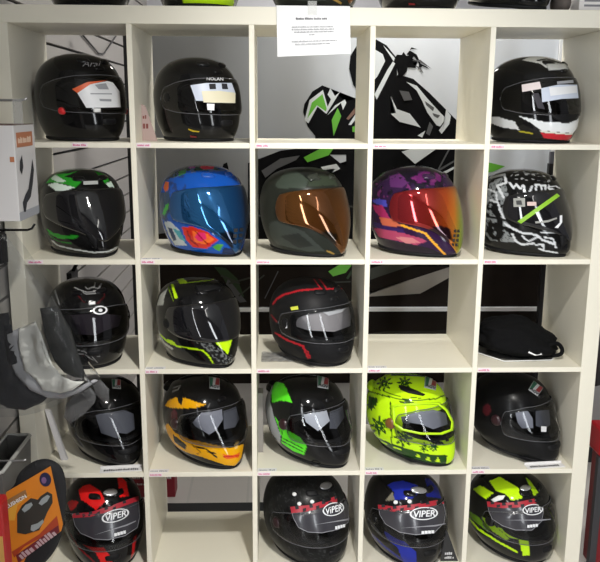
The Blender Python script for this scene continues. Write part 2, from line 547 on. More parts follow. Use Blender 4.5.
    def chin_strap(H, side, ring=False):
        """strap hanging out under the rim; side = angle in degrees"""
        p = H.sf.pt(R(side), 1.)*(.93, .93, 1)+(0, 0, BASE+.012)
        q = H.sf.pt(R(side), 1.)*(1.03, 1.03, 1)+(0, 0, BASE)
        q2 = H.sf.pt(R(side+12), 1.)*(1.13, 1.13, 1)+(0, 0, BASE)
        pts = [p, (p+q)/2+(0, 0, .0), q+(0, 0, .000), (q+q2)/2+(0, 0, -.003), q2+(0, 0, -.003)]
        mb = MB()
        if ring:
            c = q+(0, 0, .008); ax = q/np.linalg.norm(q)*np.array((1, 1, 0)); tn = np.array((-ax[1], ax[0], 0))
            rr = [tuple(c+tn*.016*math.cos(t)+ax*.012*math.sin(t)+(0, 0, -.006)) for t in np.linspace(0, 2*math.pi, 20, endpoint=False)]
            mb.tube(rr, .0022, 6, True)
            mb.build('strap_ring', M('dark_steel', (.1, .1, .1), .3, metal=1.), H.root, True)
        else:
            for i in range(len(pts)-1):
                pass
            w = np.array((-q[1], q[0], 0)); w = w/np.linalg.norm(w)*.010
            vs = []; fs = []
            for pnt in pts: vs += [pnt-w, pnt+w, pnt+w+(0, 0, .003), pnt-w+(0, 0, .003)]
            for i in range(len(pts)-1):
                for k in range(4): fs.append((i*4+k, i*4+(k+1) % 4, i*4+4+(k+1) % 4, i*4+4+k))
            fs += [(3, 2, 1, 0), tuple(range(len(vs)-4, len(vs)))]
            mb.add([tuple(v) for v in vs], fs); mb.build('chin_strap', BLACK_RUB, H.root)

def furniture(H, mat=BLACK_GLOSS, brow=True, chin=True, pivot=True, pivot_mat=None, top=True, spoiler=False, chin_z=-.075):
    """vents, pivot covers and spoiler every full-face helmet carries"""
    if top: H.patch('top_vent', 24, .112, H.rbox(.022, .012, .006), mat, .006)
    if brow: H.patch('brow_vent', 0, .090, H.rbox(.022, .009), mat, .005)
    if chin: H.patch('chin_vent', 0, chin_z, H.rbox(.030, .011), BLACK_MATT, .005)
    if pivot:
        H.disc('pivot_cover', 84, .006, .021, pivot_mat or mat, .0095)
    if spoiler: H.patch('rear_spoiler', 150, .085, H.rbox(.04, .012, .008), mat, .016)
POSTER = {
 'visor_black':[(0.958,1.656),(0.918,1.632),(0.886,1.582),(0.881,1.55),(0.9,1.491),(0.931,1.454),(0.937,1.378),(1.158,1.379),(1.152,1.605),(1.098,1.604),(1.057,1.594),(1.026,1.63),(0.983,1.646)],
 'g_white':[(0.961,1.638),(0.907,1.598),(0.887,1.518),(0.903,1.505),(0.94,1.572),(0.976,1.543),(1.027,1.625),(1.032,1.633),(1.01,1.614),(0.991,1.646),(0.98,1.62),(0.994,1.601),(0.981,1.572)],
 'g_green':[(0.959,1.622),(0.916,1.587),(0.898,1.524),(0.937,1.577),(0.974,1.553),(0.977,1.564)],
 'g_white2':[(0.979,1.537),(1.011,1.577),(1.051,1.601),(1.057,1.588),(1.044,1.559),(1.035,1.587),(1.006,1.561)],
 'g_green2':[(1.022,1.567),(1.037,1.535),(1.007,1.454),(0.998,1.519)],
 'g_brown':[(1.098,1.575),(1.058,1.524),(1.067,1.519),(1.104,1.557)],
 'g_white3':[(1.115,1.573),(1.067,1.5),(1.078,1.499),(1.121,1.551)],
 'g_green3':[(1.084,1.492),(1.116,1.503),(1.117,1.466),(1.084,1.472)],
 'helm_black':[(1.066,1.723),(1.07,1.772),(1.094,1.811),(1.126,1.826),(1.173,1.836),(1.215,1.814),(1.257,1.765),(1.261,1.697),(1.207,1.596),(1.171,1.531),(1.132,1.6),(1.083,1.659)],
 'body':[(1.056,1.6),(1.169,1.6),(1.266,1.702),(1.328,1.684),(1.396,1.629),(1.465,1.565),(1.52,1.514),(1.54,1.421),(1.544,1.326),(1.061,1.324)],
 'h_white':[(1.118,1.795),(1.164,1.8),(1.2,1.78),(1.211,1.753),(1.181,1.692),(1.149,1.66),(1.121,1.669)],
 'h_edge':[(1.252,1.744),(1.181,1.601),(1.171,1.622),(1.221,1.719),(1.242,1.751)],
 'h_white2':[(1.201,1.815),(1.25,1.765),(1.246,1.751),(1.211,1.8)],
 'hair':[(1.25,1.765),(1.258,1.778),(1.277,1.777),(1.284,1.789),(1.296,1.774),(1.329,1.779),(1.317,1.765),(1.342,1.754),(1.323,1.745),(1.335,1.727),(1.302,1.729),(1.3,1.714),(1.287,1.697),(1.266,1.697)],
 'hair2':[(1.296,1.779),(1.309,1.795),(1.338,1.779),(1.356,1.743),(1.378,1.734),(1.392,1.723),(1.363,1.734),(1.345,1.72),(1.349,1.743),(1.329,1.77)],
 'strand':[(1.32,1.756),(1.353,1.759),(1.402,1.723),(1.351,1.75)],
 'strand2':[(1.309,1.797),(1.316,1.807),(1.342,1.799),(1.318,1.8)],
 'strand3':[(1.33,1.738),(1.356,1.729),(1.369,1.705),(1.35,1.723)],
 'stripe':[(1.3,1.672),(1.343,1.657),(1.387,1.608),(1.447,1.547),(1.469,1.528),(1.445,1.495),(1.43,1.5),(1.39,1.551),(1.367,1.597),(1.343,1.638)],
 'cuff':[(1.467,1.565),(1.488,1.538),(1.483,1.505),(1.453,1.465),(1.441,1.479),(1.463,1.514)],
 'scrib':[(1.378,1.597),(1.418,1.57),(1.413,1.556),(1.384,1.581)],
 'scrib2':[(1.411,1.549),(1.443,1.54),(1.434,1.528),(1.417,1.537)],
 'curve':[(1.237,1.615),(1.265,1.564),(1.318,1.546),(1.365,1.49),(1.344,1.497),(1.277,1.513),(1.239,1.546),(1.261,1.548)],
 'shine':[(1.272,1.638),(1.311,1.633),(1.326,1.601),(1.293,1.597)],
 'dot':[(1.353,1.458),(1.385,1.478),(1.373,1.45)],
 'dot2':[(1.401,1.514),(1.416,1.495),(1.403,1.458),(1.388,1.467)],
 'tangle':[(0.655,1.343),(0.703,1.359),(0.789,1.394),(0.947,1.414),(1.036,1.344),(1.1,1.321),(1.186,1.392),(1.519,1.433),(1.534,1.299),(1.644,0.907),(0.651,0.907)],
 'lever':[(0.884,1.367),(0.955,1.404),(1.023,1.423),(0.987,1.376),(0.9,1.347)],
 'sheen1':[(0.71,1.312),(0.789,1.362),(0.869,1.375),(0.853,1.356),(0.774,1.32),(0.726,1.283)],
 'sheen2':[(0.956,1.328),(1.02,1.341),(1.036,1.321),(1.004,1.305),(1.015,1.322),(0.964,1.316)],
 'cable':[(1.429,1.29),(1.532,1.343),(1.537,1.337),(1.436,1.279)],
 'cable2':[(1.421,1.306),(1.53,1.37),(1.534,1.365),(1.426,1.298)],
 'wedge':[(1.289,1.392),(1.408,1.427),(1.44,1.409),(1.347,1.342)],
 'greenspot':[(1.505,1.235),(1.536,1.259),(1.538,1.211)],
 'greentail':[(1.583,1.355),(1.662,1.348),(1.725,1.333),(1.675,1.311),(1.586,1.296)],
 'dark5':[(1.533,0.998),(1.986,0.998),(1.995,0.874),(1.539,0.874)],
 'sweep':[(1.097,0.76),(1.353,0.853),(1.51,0.905),(1.519,0.863),(1.39,0.789),(1.097,0.772)],
 'sweep2':[(1.095,0.874),(1.231,0.918),(1.368,0.918),(1.232,0.871),(1.096,0.822)],
 'gr_a':[(0.507,0.908),(0.556,0.902),(0.605,0.857),(0.634,0.776),(0.584,0.786),(0.546,0.857)],
 'gr_b':[(0.993,0.887),(1.042,0.918),(1.092,0.914),(1.067,0.881),(1.013,0.865)],
 'spike':[(0.542,1.302),(0.554,1.339),(0.569,1.346),(0.573,1.309),(0.582,1.284)],
 'wheelhi':[(0.566,0.857),(0.644,0.755),(0.614,0.751),(0.555,0.827)],
}
BAG = {
 'white':[(0.075,0.979),(0.12,1.001),(0.136,0.958),(0.145,0.914),(0.159,0.877),(0.182,0.845),(0.211,0.831),(0.24,0.827),(0.209,0.804),(0.173,0.795),(0.128,0.804),(0.11,0.836),(0.082,0.861),(0.077,0.896),(0.071,0.927)],
 'grey':[(0.039,0.964),(0.072,0.979),(0.073,0.927),(0.077,0.893),(0.081,0.859),(0.109,0.834),(0.128,0.804),(0.173,0.794),(0.209,0.802),(0.265,0.831),(0.276,0.827),(0.227,0.794),(0.178,0.775),(0.136,0.778),(0.089,0.801),(0.054,0.846),(0.042,0.883),(0.038,0.927)],
 'navy':[(-0.031,1.007),(0.043,1.019),(0.038,0.927),(0.042,0.883),(0.054,0.846),(0.089,0.801),(0.136,0.778),(0.117,0.759),(0.067,0.737),(0.02,0.744),(-0.049,0.789)],
 'net':[(0.128,1.031),(0.175,1.037),(0.207,0.976),(0.231,0.876),(0.239,0.848),(0.238,0.831),(0.211,0.833),(0.182,0.847),(0.159,0.878),(0.146,0.915),(0.136,0.959)],
 'film':[(0.039,1.246),(0.059,1.246),(0.103,1.175),(0.149,1.092),(0.187,1.043),(0.215,0.97),(0.243,0.87),(0.247,0.838),(0.276,0.822),(0.239,0.8),(0.177,0.769),(0.11,0.743),(0.049,0.731),(-0.053,0.731),(-0.018,1.175)],
 'flap':[(0.174,0.717),(0.183,0.756),(0.214,0.788),(0.251,0.806),(0.268,0.787),(0.264,0.762),(0.235,0.729),(0.191,0.697)],
 'flap2':[(0.258,0.822),(0.283,0.83),(0.305,0.8),(0.304,0.768),(0.291,0.758),(0.271,0.784)],
}
PAD = {
 'pad':[(0.031,0.516),(0.043,0.559),(0.085,0.596),(0.127,0.607),(0.165,0.587),(0.177,0.541),(0.175,0.482),(0.158,0.367),(0.117,0.292),(0.048,0.238),(-0.028,0.211),(-0.06,0.267),(-0.044,0.471)],
 'card':[(-0.012,0.496),(0.141,0.589),(0.165,0.411),(0.159,0.391),(0.06,0.321),(0.021,0.238),(-0.01,0.197),(-0.035,0.197)],
 'dev':[(0.036,0.388),(0.04,0.447),(0.055,0.472),(0.081,0.494),(0.1,0.489),(0.108,0.499),(0.128,0.513),(0.141,0.505),(0.141,0.48),(0.124,0.45),(0.113,0.425),(0.098,0.395),(0.058,0.383)],
 'lens1':[(0.054,0.46),(0.065,0.474),(0.082,0.481),(0.085,0.473),(0.075,0.461),(0.061,0.451)],
 'lens2':[(0.102,0.478),(0.112,0.493),(0.128,0.504),(0.135,0.499),(0.126,0.484),(0.11,0.472)],
 'lens3':[(0.074,0.396),(0.077,0.411),(0.095,0.417),(0.111,0.429),(0.112,0.42),(0.098,0.402),(0.082,0.392)],
 'red':[(0.016,0.328),(0.097,0.382),(0.15,0.439),(0.154,0.403),(0.052,0.344),(0.022,0.31)],
 'bot':[(0.027,0.317),(0.152,0.41),(0.155,0.39),(0.033,0.293)],
 'title':[(0.002,0.481),(0.068,0.52),(0.072,0.501),(0.006,0.454)],
 'circ':[(0.125,0.55),(0.139,0.549)],
 'yel':[(0.0,0.426),(0.015,0.468),(0.082,0.506),(0.042,0.472),(0.031,0.426)],
}
# ------------------------------------------------------------------ the cube shelving unit
CELL, BRD, DEP = .337, .016, .39
PIT = CELL+BRD
H_IN = 1.799                                     # underside of the top board
def left(c): return (c-1)*PIT                    # inner left of column c (1..5)
def floor_z(r): return H_IN-r*PIT+BRD            # top of the board that carries row r (1..5)
W_IN = 5*CELL+4*BRD
shelf = empty('shelving_unit', (W_IN/2, DEP/2, 0))
tag(shelf, 'large cream white five by five open cube shelving unit full of helmets', 'shelf')
def board(name, a, b):
    off = Vector((W_IN/2, DEP/2, 0))
    m = MB(); m.box(tuple(Vector(a)-off), tuple(Vector(b)-off)); return m.build(name, WHITE_BOARD, shelf, bevel=.0012)
board('top_board', (-.05, 0, H_IN), (W_IN+.05, DEP, H_IN+.05))
board('bottom_board', (-.05, 0, 0), (W_IN+.05, DEP, .05))
board('side_panel', (-.05, 0, .05), (0, DEP, H_IN)); board('side_panel', (W_IN, 0, .05), (W_IN+.05, DEP, H_IN))
for c in range(1, 5):
    board('divider', (left(c)+CELL, .0004, .05), (left(c)+PIT, DEP, H_IN))
for r in range(1, 5):
    for c in range(1, 6):
        board('shelf_board', (left(c), .0008, floor_z(r)-BRD), (left(c)+CELL, DEP-.001, floor_z(r)))

# ------------------------------------------------------------------ room
FLOOR = M('grey_vinyl_floor', lin(205, 201, 197), .45, vary=.05, vscale=3)
mb = MB(); mb.box((-2.5, -3.5, -.05), (4.6, 3.2, 0)); struct(mb.build('floor', FLOOR))
mb = MB(); mb.box((-2.5, -3.5, 2.85), (4.6, 3.2, 2.9)); struct(mb.build('ceiling', M('white_ceiling_paint', (.75, .75, .73), .9)))
SLAT = M('grey_slatwall_board', lin(172, 168, 164), .5, vary=.03, vscale=4)
mb = MB(); mb.mi = 0
k = 0; z = .09-.1
while z < 2.85:
    a, b = max(0, z+.0055), min(2.85, z+.1-.0055)
    if b > a: mb.box((-.082, -2.0, a), (-.062, 3.0, b))
    z += .1
mb.mi = 1; mb.box((-.095, -2.0, 0), (-.078, 3.0, 2.85))
struct(mb.build('wall_left', SLAT, mats=[SLAT, M('slat_groove_dark', (.02, .02, .02), .8)]))
mb = MB(); mb.box((-.095, 3.0, 0), (4.6, 3.1, 2.85)); struct(mb.build('wall_back', M('pale_grey_wall', lin(206, 206, 212), .8, vary=.02)))
PART_Y = .90
PARTW = M('light_grey_panel', lin(200, 198, 198), .6, vary=.02, vscale=3)
mb = MB(); mb.box((.177, PART_Y, .0), (2.3, PART_Y+.04, 1.95)); struct(mb.build('wall_partition', PARTW))
mb = MB(); mb.box((.163, PART_Y-.006, .0), (.177, PART_Y+.046, 1.95)); struct(mb.build('trim_1', M('black_edge_trim', (.02, .02, .022), .5)))
mb = MB(); mb.box((1.916, PART_Y-.014, .728), (1.934, PART_Y-.0045, 1.95)); struct(mb.build('trim_2', M('white_strip', (.92, .92, .92), .4)))  # white strip painted for the lit gap beside the poster
mb = MB(); mb.box((.177, PART_Y-.010, .7105), (2.3, PART_Y-.0005, .7265)); struct(mb.build('trim_3', M('white_strip')))
mb = MB(); mb.box((.177, PART_Y-.012, 0), (2.3, PART_Y, .07)); struct(mb.build('baseboard_partition', M('dark_skirting', (.03, .032, .035), .5)))
mb = MB(); mb.box((-.05, .472, .0005), (1.85, .542, .004)); struct(mb.build('trim_4', M('dark_floor_shadow', (.02, .022, .024), .6)))  # dark strip laid on the floor for the shadow behind the unit
for i, x in enumerate((.410, .652)):
    mb = MB(); mb.box((x-.005, .545, .0005), (x+.005, .885, .002)); struct(mb.build('trim_%d' % (i+5), M('pale_floor_joint', lin(196, 194, 190), .5)))

# ------------------------------------------------------------------ helmets
COLANG = [0, 13.5, 6, -2.5, -10.5, -18]
ELEV = [0, -1, 7, 15, 23, 30]
K = (.0045, .0045, .005)                            # paint black
HELM = {}
def helmet(key, row, col, x, y, phi, scale, rect, label, style='round', base=K, **kw):
    h = Helmet('motorcycle_helmet', style, (x, y, floor_z(row)), phi, scale, (COLANG[col]-phi, ELEV[row]), rect, base, **kw)
    tag(h.root, label, 'helmet', 'motorcycle helmets in the cube shelves')
    HELM[key] = h
    return h

WHT = M('white_sticker', (.80, .81, .84), .35); GREYPRINT = M('grey_print', (.32, .33, .36), .5)
SILV = M('silver_badge', (.55, .56, .58), .25, metal=.8)
def raised(H, name, pts, mat, off=.004, thick=.006, surf='shell', **k):
    return H.decal(name, pts, mat, surf, off-.002, thick, **k)

NEON = lin(190, 235, 20); GRN = lin(90, 225, 40); RED = lin(225, 30, 30); YEL = lin(228, 164, 12)

# row 1 -------------------------------------------------------------------------------------------
h = helmet('11', 1, 1, 0.152, 0.185, 46, 0.960, (17, 30, 527, 525), 'plain gloss black helmet with white orange-cornered visor sticker and red side button', visor='smoke', nth=120, nt=64)
furniture(h, pivot=False)
h.decal('visor_sticker', [(262, 262), (322, 214), (425, 192), (455, 200), (490, 250), (492, 340), (305, 343)], WHT, L=14)
h.decal('sticker_corner', [(236, 240), (318, 200), (425, 188), (330, 214), (262, 262)], M('orange_print', lin(225, 95, 45), .4), off=.0022)
h.decal('sticker_print', [(330, 262), (445, 262), (445, 268), (330, 268)], GREYPRINT, off=.0026)
h.decal('sticker_print', [(375, 293), (440, 295), (440, 308), (378, 306)], GREYPRINT, off=.0026)
h.decal('sticker_print', [(355, 215), (415, 205), (430, 240), (375, 240)], GREYPRINT, off=.0026)
raised(h, 'visor_latch_glint', [(342, 346), (378, 346), (378, 366), (342, 366)], M('white_plastic', (.85, .85, .85), .3), surf='visor', off=.005)
h.disc('visor_button', 62, -.042, .013, M('red_plastic', lin(215, 40, 45), .3), .012, both=True)
h.text('brand_script', 'Arai', 345, 98, 34, M('dim_silver_script', (.25, .25, .26), .3), rot=0, surf='shell', shear=.35, sx=1.1, bold=0)

h = helmet('12', 1, 2, 0.519, 0.185, 42, 0.930, (38, 42, 522, 515), 'plain gloss black helmet with cream sticker over a pale blue visor sticker', visor='smoke', nth=120, nt=64)
furniture(h)
h.decal('visor_sticker', [(248, 208), (330, 195), (470, 192), (488, 245), (485, 300), (275, 292)], M('pale_blue_sticker', lin(200, 208, 225), .4))
h.decal('sticker_print', [(345, 200), (380, 198), (382, 228), (348, 230)], INK_BLACK, off=.0024)
h.decal('sticker_print', [(412, 196), (442, 197), (448, 228), (415, 228)], INK_BLACK, off=.0024)
h.decal('price_sticker', [(306, 240), (400, 238), (488, 248), (484, 306), (315, 302)], M('cream_sticker', lin(225, 218, 190), .5), off=.0030)
h.decal('visor_sticker', [(332, 308), (372, 310), (370, 345), (334, 343)], WHT, off=.0022)
h.text('brand_lettering', 'NOLAN', 378, 173, 17, WHT, surf='visor', rot=0, sx=1.1, bold=.01)
h.decal('chin_mark', [(232, 448), (262, 458), (292, 462), (288, 468), (255, 466), (232, 456)], M('yellow_print', lin(190, 165, 30), .4), 'shell')
h.decal('chin_mark', [(240, 487), (275, 492), (275, 500), (242, 498)], M('dark_red_print', lin(120, 20, 25), .4), 'shell')

h = helmet('15', 1, 5, 1.586, 0.180, 34, 0.970, (-10, 38, 528, 525), 'black helmet with white and red striped chin and pale crown, white visor stickers', visor='smoke', design=[
    ('p', lin(205, 205, 200), [(200, 66), (235, 48), (300, 40), (400, 70), (450, 110), (430, 122), (330, 112), (298, 88)]),
    ('s', K, [(285, 70), (330, 60), (420, 88)], 10),
    ('p', lin(225, 228, 230), [(195, 376), (330, 408), (470, 418), (535, 385), (520, 450), (500, 476), (330, 458), (295, 432), (250, 405)]),
    ('p', lin(210, 212, 215), [(30, 385), (100, 390), (185, 412), (212, 458), (120, 448), (60, 430), (30, 430)]),
    ('p', lin(215, 215, 205), [(318, 458), (500, 478), (496, 486), (330, 470)]),
    ('p', lin(190, 35, 50), [(325, 470), (498, 486), (485, 520), (345, 502)]),
    ('s', lin(170, 160, 40), [(212, 466), (285, 478)], 8)])
furniture(h, pivot=False, chin=False, spoiler=True)
raised(h, 'chin_vent', [(375, 372), (520, 366), (505, 402), (450, 415), (395, 396)], BLACK_MATT, off=.004)
raised(h, 'brow_vent', [(330, 96), (430, 92), (445, 122), (345, 128)], M('grey_vent_plastic', lin(190, 190, 186), .35), off=.004)
h.decal('price_sticker', [(210, 206), (302, 190), (314, 228), (216, 246)], M('pinkish_sticker', lin(225, 212, 212), .5))
h.decal('visor_sticker', [(312, 226), (400, 206), (500, 205), (512, 280), (420, 284), (322, 302)], M('pale_blue_sticker'))
h.decal('sticker_label', [(352, 222), (496, 212), (500, 250), (362, 268)], WHT, off=.0024)
h.decal('sticker_print', [(390, 190), (475, 180), (478, 196), (392, 204)], GREYPRINT, off=.0024)
h.decal('visor_leaflet', [(268, 252), (300, 248), (345, 350), (310, 352)], WHT, off=-.006)

# row 2 -------------------------------------------------------------------------------------------
h = helmet('21', 2, 1, 0.146, 0.165, 34, 0.960, (30, 28, 500, 528), 'black helmet with green and white swirls and a wide black visor', visor='dark', style='pointed',
  visor_bottom=[(0, -.085), (15, -.075), (35, -.05), (60, -.03), (88, -.006)], design=[
    ('p', lin(40, 150, 40), [(75, 118), (100, 80), (150, 48), (260, 26), (300, 34), (215, 70), (180, 82), (240, 100), (272, 112), (235, 150), (190, 128), (110, 112)]),
    ('p', K, [(150, 62), (250, 38), (290, 40), (200, 66)]),
    ('p', lin(205, 225, 210), [(105, 92), (128, 66), (190, 112), (150, 116)]),
    ('p', lin(215, 230, 220), [(85, 124), (130, 116), (232, 146), (180, 166), (128, 158)]),
    ('p', lin(40, 150, 40), [(340, 50), (400, 70), (425, 108), (398, 125), (380, 96)]),
    ('p', lin(205, 225, 210), [(400, 128), (432, 112), (450, 148), (420, 146)]),
    ('p', lin(40, 150, 40), [(62, 366), (110, 398), (180, 410), (245, 408), (222, 428), (130, 428), (82, 400)]),
    ('s', lin(30, 110, 35), [(70, 395), (120, 440), (200, 455)], 8),
    ('s', lin(190, 195, 195), [(95, 440), (120, 466), (200, 486), (320, 508), (400, 504), (470, 478)], 9)])
furniture(h, brow=False, chin=False, top=True, pivot=False)
h.decal('brand_badge', [(280, 114), (358, 112), (358, 132), (280, 134)], M('grey_badge', (.45, .47, .46), .4), 'shell', off=.002, label='small grey badge')
raised(h, 'chin_vent', [(275, 395), (312, 400), (340, 440), (330, 485), (300, 440)], BLACK_MATT)

BLUE = lin(18, 78, 168)
h = helmet('22', 2, 2, 0.535, 0.180, 38, 1.000, (30, 20, 545, 512), 'blue helmet with red rose graphics and a blue mirrored visor', visor='mirror', style='pointed', base=BLUE,
  vdesign=[('grad', BLUE, [(90, (.012, .07, .22)), (260, (.02, .15, .38)), (420, (.012, .10, .28)), (530, (.006, .05, .16))]),
           ('p', (.004, .012, .03), [(372, 400), (400, 382), (455, 392), (450, 450), (440, 480), (395, 455)])],
  design=[
    ('p', lin(40, 70, 60), [(85, 90), (130, 55), (220, 30), (330, 22), (400, 60), (300, 62), (190, 60), (120, 100)]),
    ('noise', lin(30, 60, 120), [(30, 60), (200, 60), (150, 480), (30, 480)], 45, .25), ('noise', lin(70, 90, 130), [(60, 40), (400, 20), (420, 62), (200, 75), (90, 110)], 60, .3),
    ('s', lin(170, 180, 200), [(92, 240), (120, 290), (135, 330)], 7),
    ('p', lin(200, 40, 60), [(268, 40), (300, 26), (360, 34), (345, 52), (290, 52)]),
    ('p', lin(60, 130, 70), [(150, 62), (200, 50), (190, 75), (150, 90)]),
    ('p', lin(150, 60, 140), [(200, 34), (240, 28), (250, 44), (215, 48)]),
    ('p', lin(200, 95, 40), [(60, 150), (72, 112), (92, 118), (92, 155), (72, 172)]),
    ('p', lin(30, 60, 90), [(40, 175), (90, 170), (110, 250), (60, 330), (38, 300)]),
    ('p', lin(60, 165, 60), [(48, 288), (75, 240), (98, 230), (85, 262), (62, 300)]),
    ('p', lin(180, 190, 195), [(58, 335), (95, 330), (150, 380), (185, 462), (120, 462), (85, 410)]),
    ('p', lin(30, 50, 90), [(80, 365), (105, 370), (130, 430), (110, 440)]),
    ('p', lin(70, 150, 160), [(110, 370), (150, 380), (180, 440), (150, 430)]),
    ('p', lin(200, 45, 30), [(160, 362), (220, 358), (300, 385), (362, 430), (300, 476), (220, 470), (185, 430)]),
    ('p', lin(235, 105, 45), [(215, 380), (300, 395), (345, 430), (290, 455), (230, 440)]),
    ('e', lin(220, 45, 105), 268, 412, 32, 24),
    ('s', lin(130, 15, 25), [(190, 380), (210, 430), (250, 462)], 8), ('s', lin(130, 15, 25), [(240, 385), (300, 450)], 6),
    ('p', lin(70, 150, 60), [(330, 470), (360, 452), (395, 452), (370, 492)]),
    ('p', lin(20, 40, 80), [(395, 470), (450, 480), (520, 495), (520, 512), (380, 505)])], strap=-62)
furniture(h, brow=False, chin=False, pivot=False, mat=M('blue_gloss', BLUE, .15, coat=.5))
MESHV = M('black_vent_mesh', (.008, .008, .01), .7)
for (a, b) in ((462, 380), (495, 378), (458, 410), (490, 408), (455, 440), (484, 438)):
    h.decal('visor_vent', [(a-11, b-9), (a+11, b-9), (a+9, b+10), (a-11, b+10)], MESHV)

OLIVE = lin(58, 64, 56)
h = helmet('23', 2, 3, 0.862, 0.165, 40, 0.980, (25, 40, 525, 545), 'olive grey helmet with an amber mirrored visor', visor='mirror', finish='satin', style='pointed', base=lin(36, 39, 34),
  vdesign=[('grad', YEL, [(90, (.07, .024, .006)), (220, (.17, .062, .009)), (340, (.14, .046, .008)), (430, (.10, .036, .007)), (520, (.20, .075, .014))]),
           ('p', (.02, .012, .006), [(362, 430), (395, 402), (452, 420), (455, 470), (425, 505), (392, 492)])],
  design=[
    ('p', lin(60, 68, 60), [(118, 150), (175, 72), (235, 70), (300, 122), (285, 168), (140, 172)]),
    ('p', lin(52, 60, 48), [(300, 120), (330, 95), (440, 100), (460, 150), (380, 152), (300, 160)]),
    ('p', lin(30, 32, 30), [(235, 68), (330, 60), (350, 100), (300, 118)]),
    ('p', lin(56, 61, 57), [(85, 370), (130, 352), (280, 410), (392, 520), (300, 525), (130, 490), (90, 440)]),
    ('p', lin(40, 43, 40), [(150, 440), (250, 420), (330, 490), (250, 505)]),
    ('s', lin(150, 120, 60), [(405, 520), (440, 535)], 10)])
furniture(h, brow=False, chin=False, pivot=False, mat=M('olive_plastic', lin(50, 54, 48), .3))
raised(h, 'top_vent', [(290, 105), (345, 88), (352, 118), (310, 135)], M('olive_plastic'), off=.005)

h = helmet('24', 2, 4, 1.221, 0.165, 40, 1.000, (-15, 25, 512, 545), 'purple and magenta helmet with a red and orange mirrored visor', visor='mirror', style='pointed', base=lin(44, 22, 56),
  vdesign=[('grad', RED, [(90, (.20, .012, .02)), (240, (.40, .02, .026)), (350, (.34, .026, .015)), (420, (.55, .09, .012)), (462, (.68, .22, .02)), (500, (.28, .36, .04))]),
           ('p', (.03, .008, .015), [(330, 400), (375, 372), (440, 385), (455, 440), (430, 500), (395, 480)])],
  design=[
    ('p', lin(84, 40, 92), [(110, 95), (190, 70), (230, 120), (180, 165), (120, 160)]),
    ('p', lin(92, 30, 88), [(225, 110), (300, 60), (380, 85), (395, 130), (320, 150), (260, 140)]),
    ('noise', lin(24, 16, 34), [(0, 60), (400, 60), (400, 170), (0, 330)], 40, .15), ('noise', lin(104, 40, 94), [(0, 60), (400, 60), (400, 150), (0, 240)], 55, .40),
    ('p', lin(20, 14, 28), [(150, 70), (250, 60), (260, 90), (200, 110)]),
    ('p', lin(70, 70, 170), [(10, 240), (60, 228), (100, 240), (105, 275), (50, 262)]),
    ('p', lin(160, 40, 92), [(20, 262), (80, 268), (125, 345), (70, 335), (35, 300)]),
    ('p', lin(198, 100, 72), [(62, 335), (140, 345), (190, 382), (120, 392), (80, 378)]),
    ('p', lin(50, 30, 90), [(20, 360), (100, 385), (200, 400), (205, 420), (80, 410), (20, 390)]),
    ('p', lin(172, 66, 100), [(30, 400), (190, 420), (300, 450), (320, 465), (270, 490), (170, 470), (60, 452)]),
    ('p', lin(200, 124, 128), [(150, 445), (250, 450), (290, 475), (215, 482)]),
    ('p', lin(24, 14, 30), [(20, 455), (200, 480), (330, 500), (430, 540), (20, 545)]),
    ('s', lin(235, 165, 45), [(190, 378), (250, 398), (312, 418), (370, 480), (422, 538)], 12)])
furniture(h, brow=False, chin=False, pivot=False, mat=M('purple_plastic', lin(50, 24, 60), .2, coat=.4))
for (a, b) in ((470, 402), (488, 402), (467, 428), (486, 428), (464, 454), (484, 454), (461, 480), (480, 480)):
    h.decal('visor_vent', [(a-6, b-8), (a+6, b-8), (a+6, b+8), (a-6, b+8)], MESHV)

W_ = lin(205, 208, 212); G_ = lin(128, 132, 134)
h = helmet('25', 2, 5, 1.574, 0.165, 42, 0.970, (-35, 35, 475, 545), 'black helmet covered in white scribble graphics, green strip across its visor', visor='dark', style='pointed',
  visor_bottom=[(0, -.09), (10, -.075), (25, -.055), (45, -.04), (70, -.025), (88, -.006)], design=[
    ('noise', G_, [(-40, 110), (120, 95), (150, 200), (130, 350), (160, 370), (200, 480), (-40, 480)], 34, -.05),
    ('noise', K, [(-40, 110), (120, 95), (150, 200), (130, 350), (160, 370), (200, 480), (-40, 480)], 60, .05, True),
    ('s', W_, [(50, 100), (120, 80), (135, 130), (90, 150), (125, 215)], 14), ('s', W_, [(60, 235), (100, 250), (115, 300), (135, 340)], 12),
    ('s', W_, [(45, 170), (85, 190), (95, 240)], 9), ('s', K, [(40, 330), (140, 350)], 14),
    ('noise', lin(150, 152, 152), [(250, 40), (370, 80), (360, 120), (150, 110), (160, 60)], 80, .28),
    # lettering-like brush strokes on the brow
    ('s', W_, [(150, 130), (172, 160), (186, 138), (206, 165), (220, 145)], 11), ('s', W_, [(224, 150), (226, 185), (250, 192), (262, 150)], 11),
    ('s', W_, [(282, 140), (284, 170)], 10), ('s', W_, [(276, 140), (300, 138)], 9), ('s', W_, [(306, 140), (310, 165)], 9), ('s', W_, [(306, 142), (330, 140), (328, 162)], 9),
    ('s', W_, [(345, 138), (345, 160), (372, 158)], 8), ('s', W_, [(345, 148), (380, 138), (405, 152)], 8),
    ('s', W_, [(140, 372), (185, 400), (230, 420), (300, 428), (330, 455), (395, 480)], 12), ('s', W_, [(180, 430), (200, 470), (235, 490), (290, 480)], 11),
    ('s', W_, [(230, 440), (265, 470), (310, 440)], 9), ('s', W_, [(320, 510), (345, 520), (410, 530)], 9), ('s', W_, [(325, 415), (400, 412)], 7),
    ('s', W_, [(340, 440), (385, 448), (400, 500)], 9), ('s', W_, [(300, 490), (335, 480), (340, 515)], 9)])
furniture(h, brow=False, chin=False, pivot=False)
h.decal('visor_strip', [(203, 354), (385, 184), (402, 198), (222, 366)], M('green_film_strip', lin(140, 190, 50), .35), label='translucent green strip stuck across the visor')
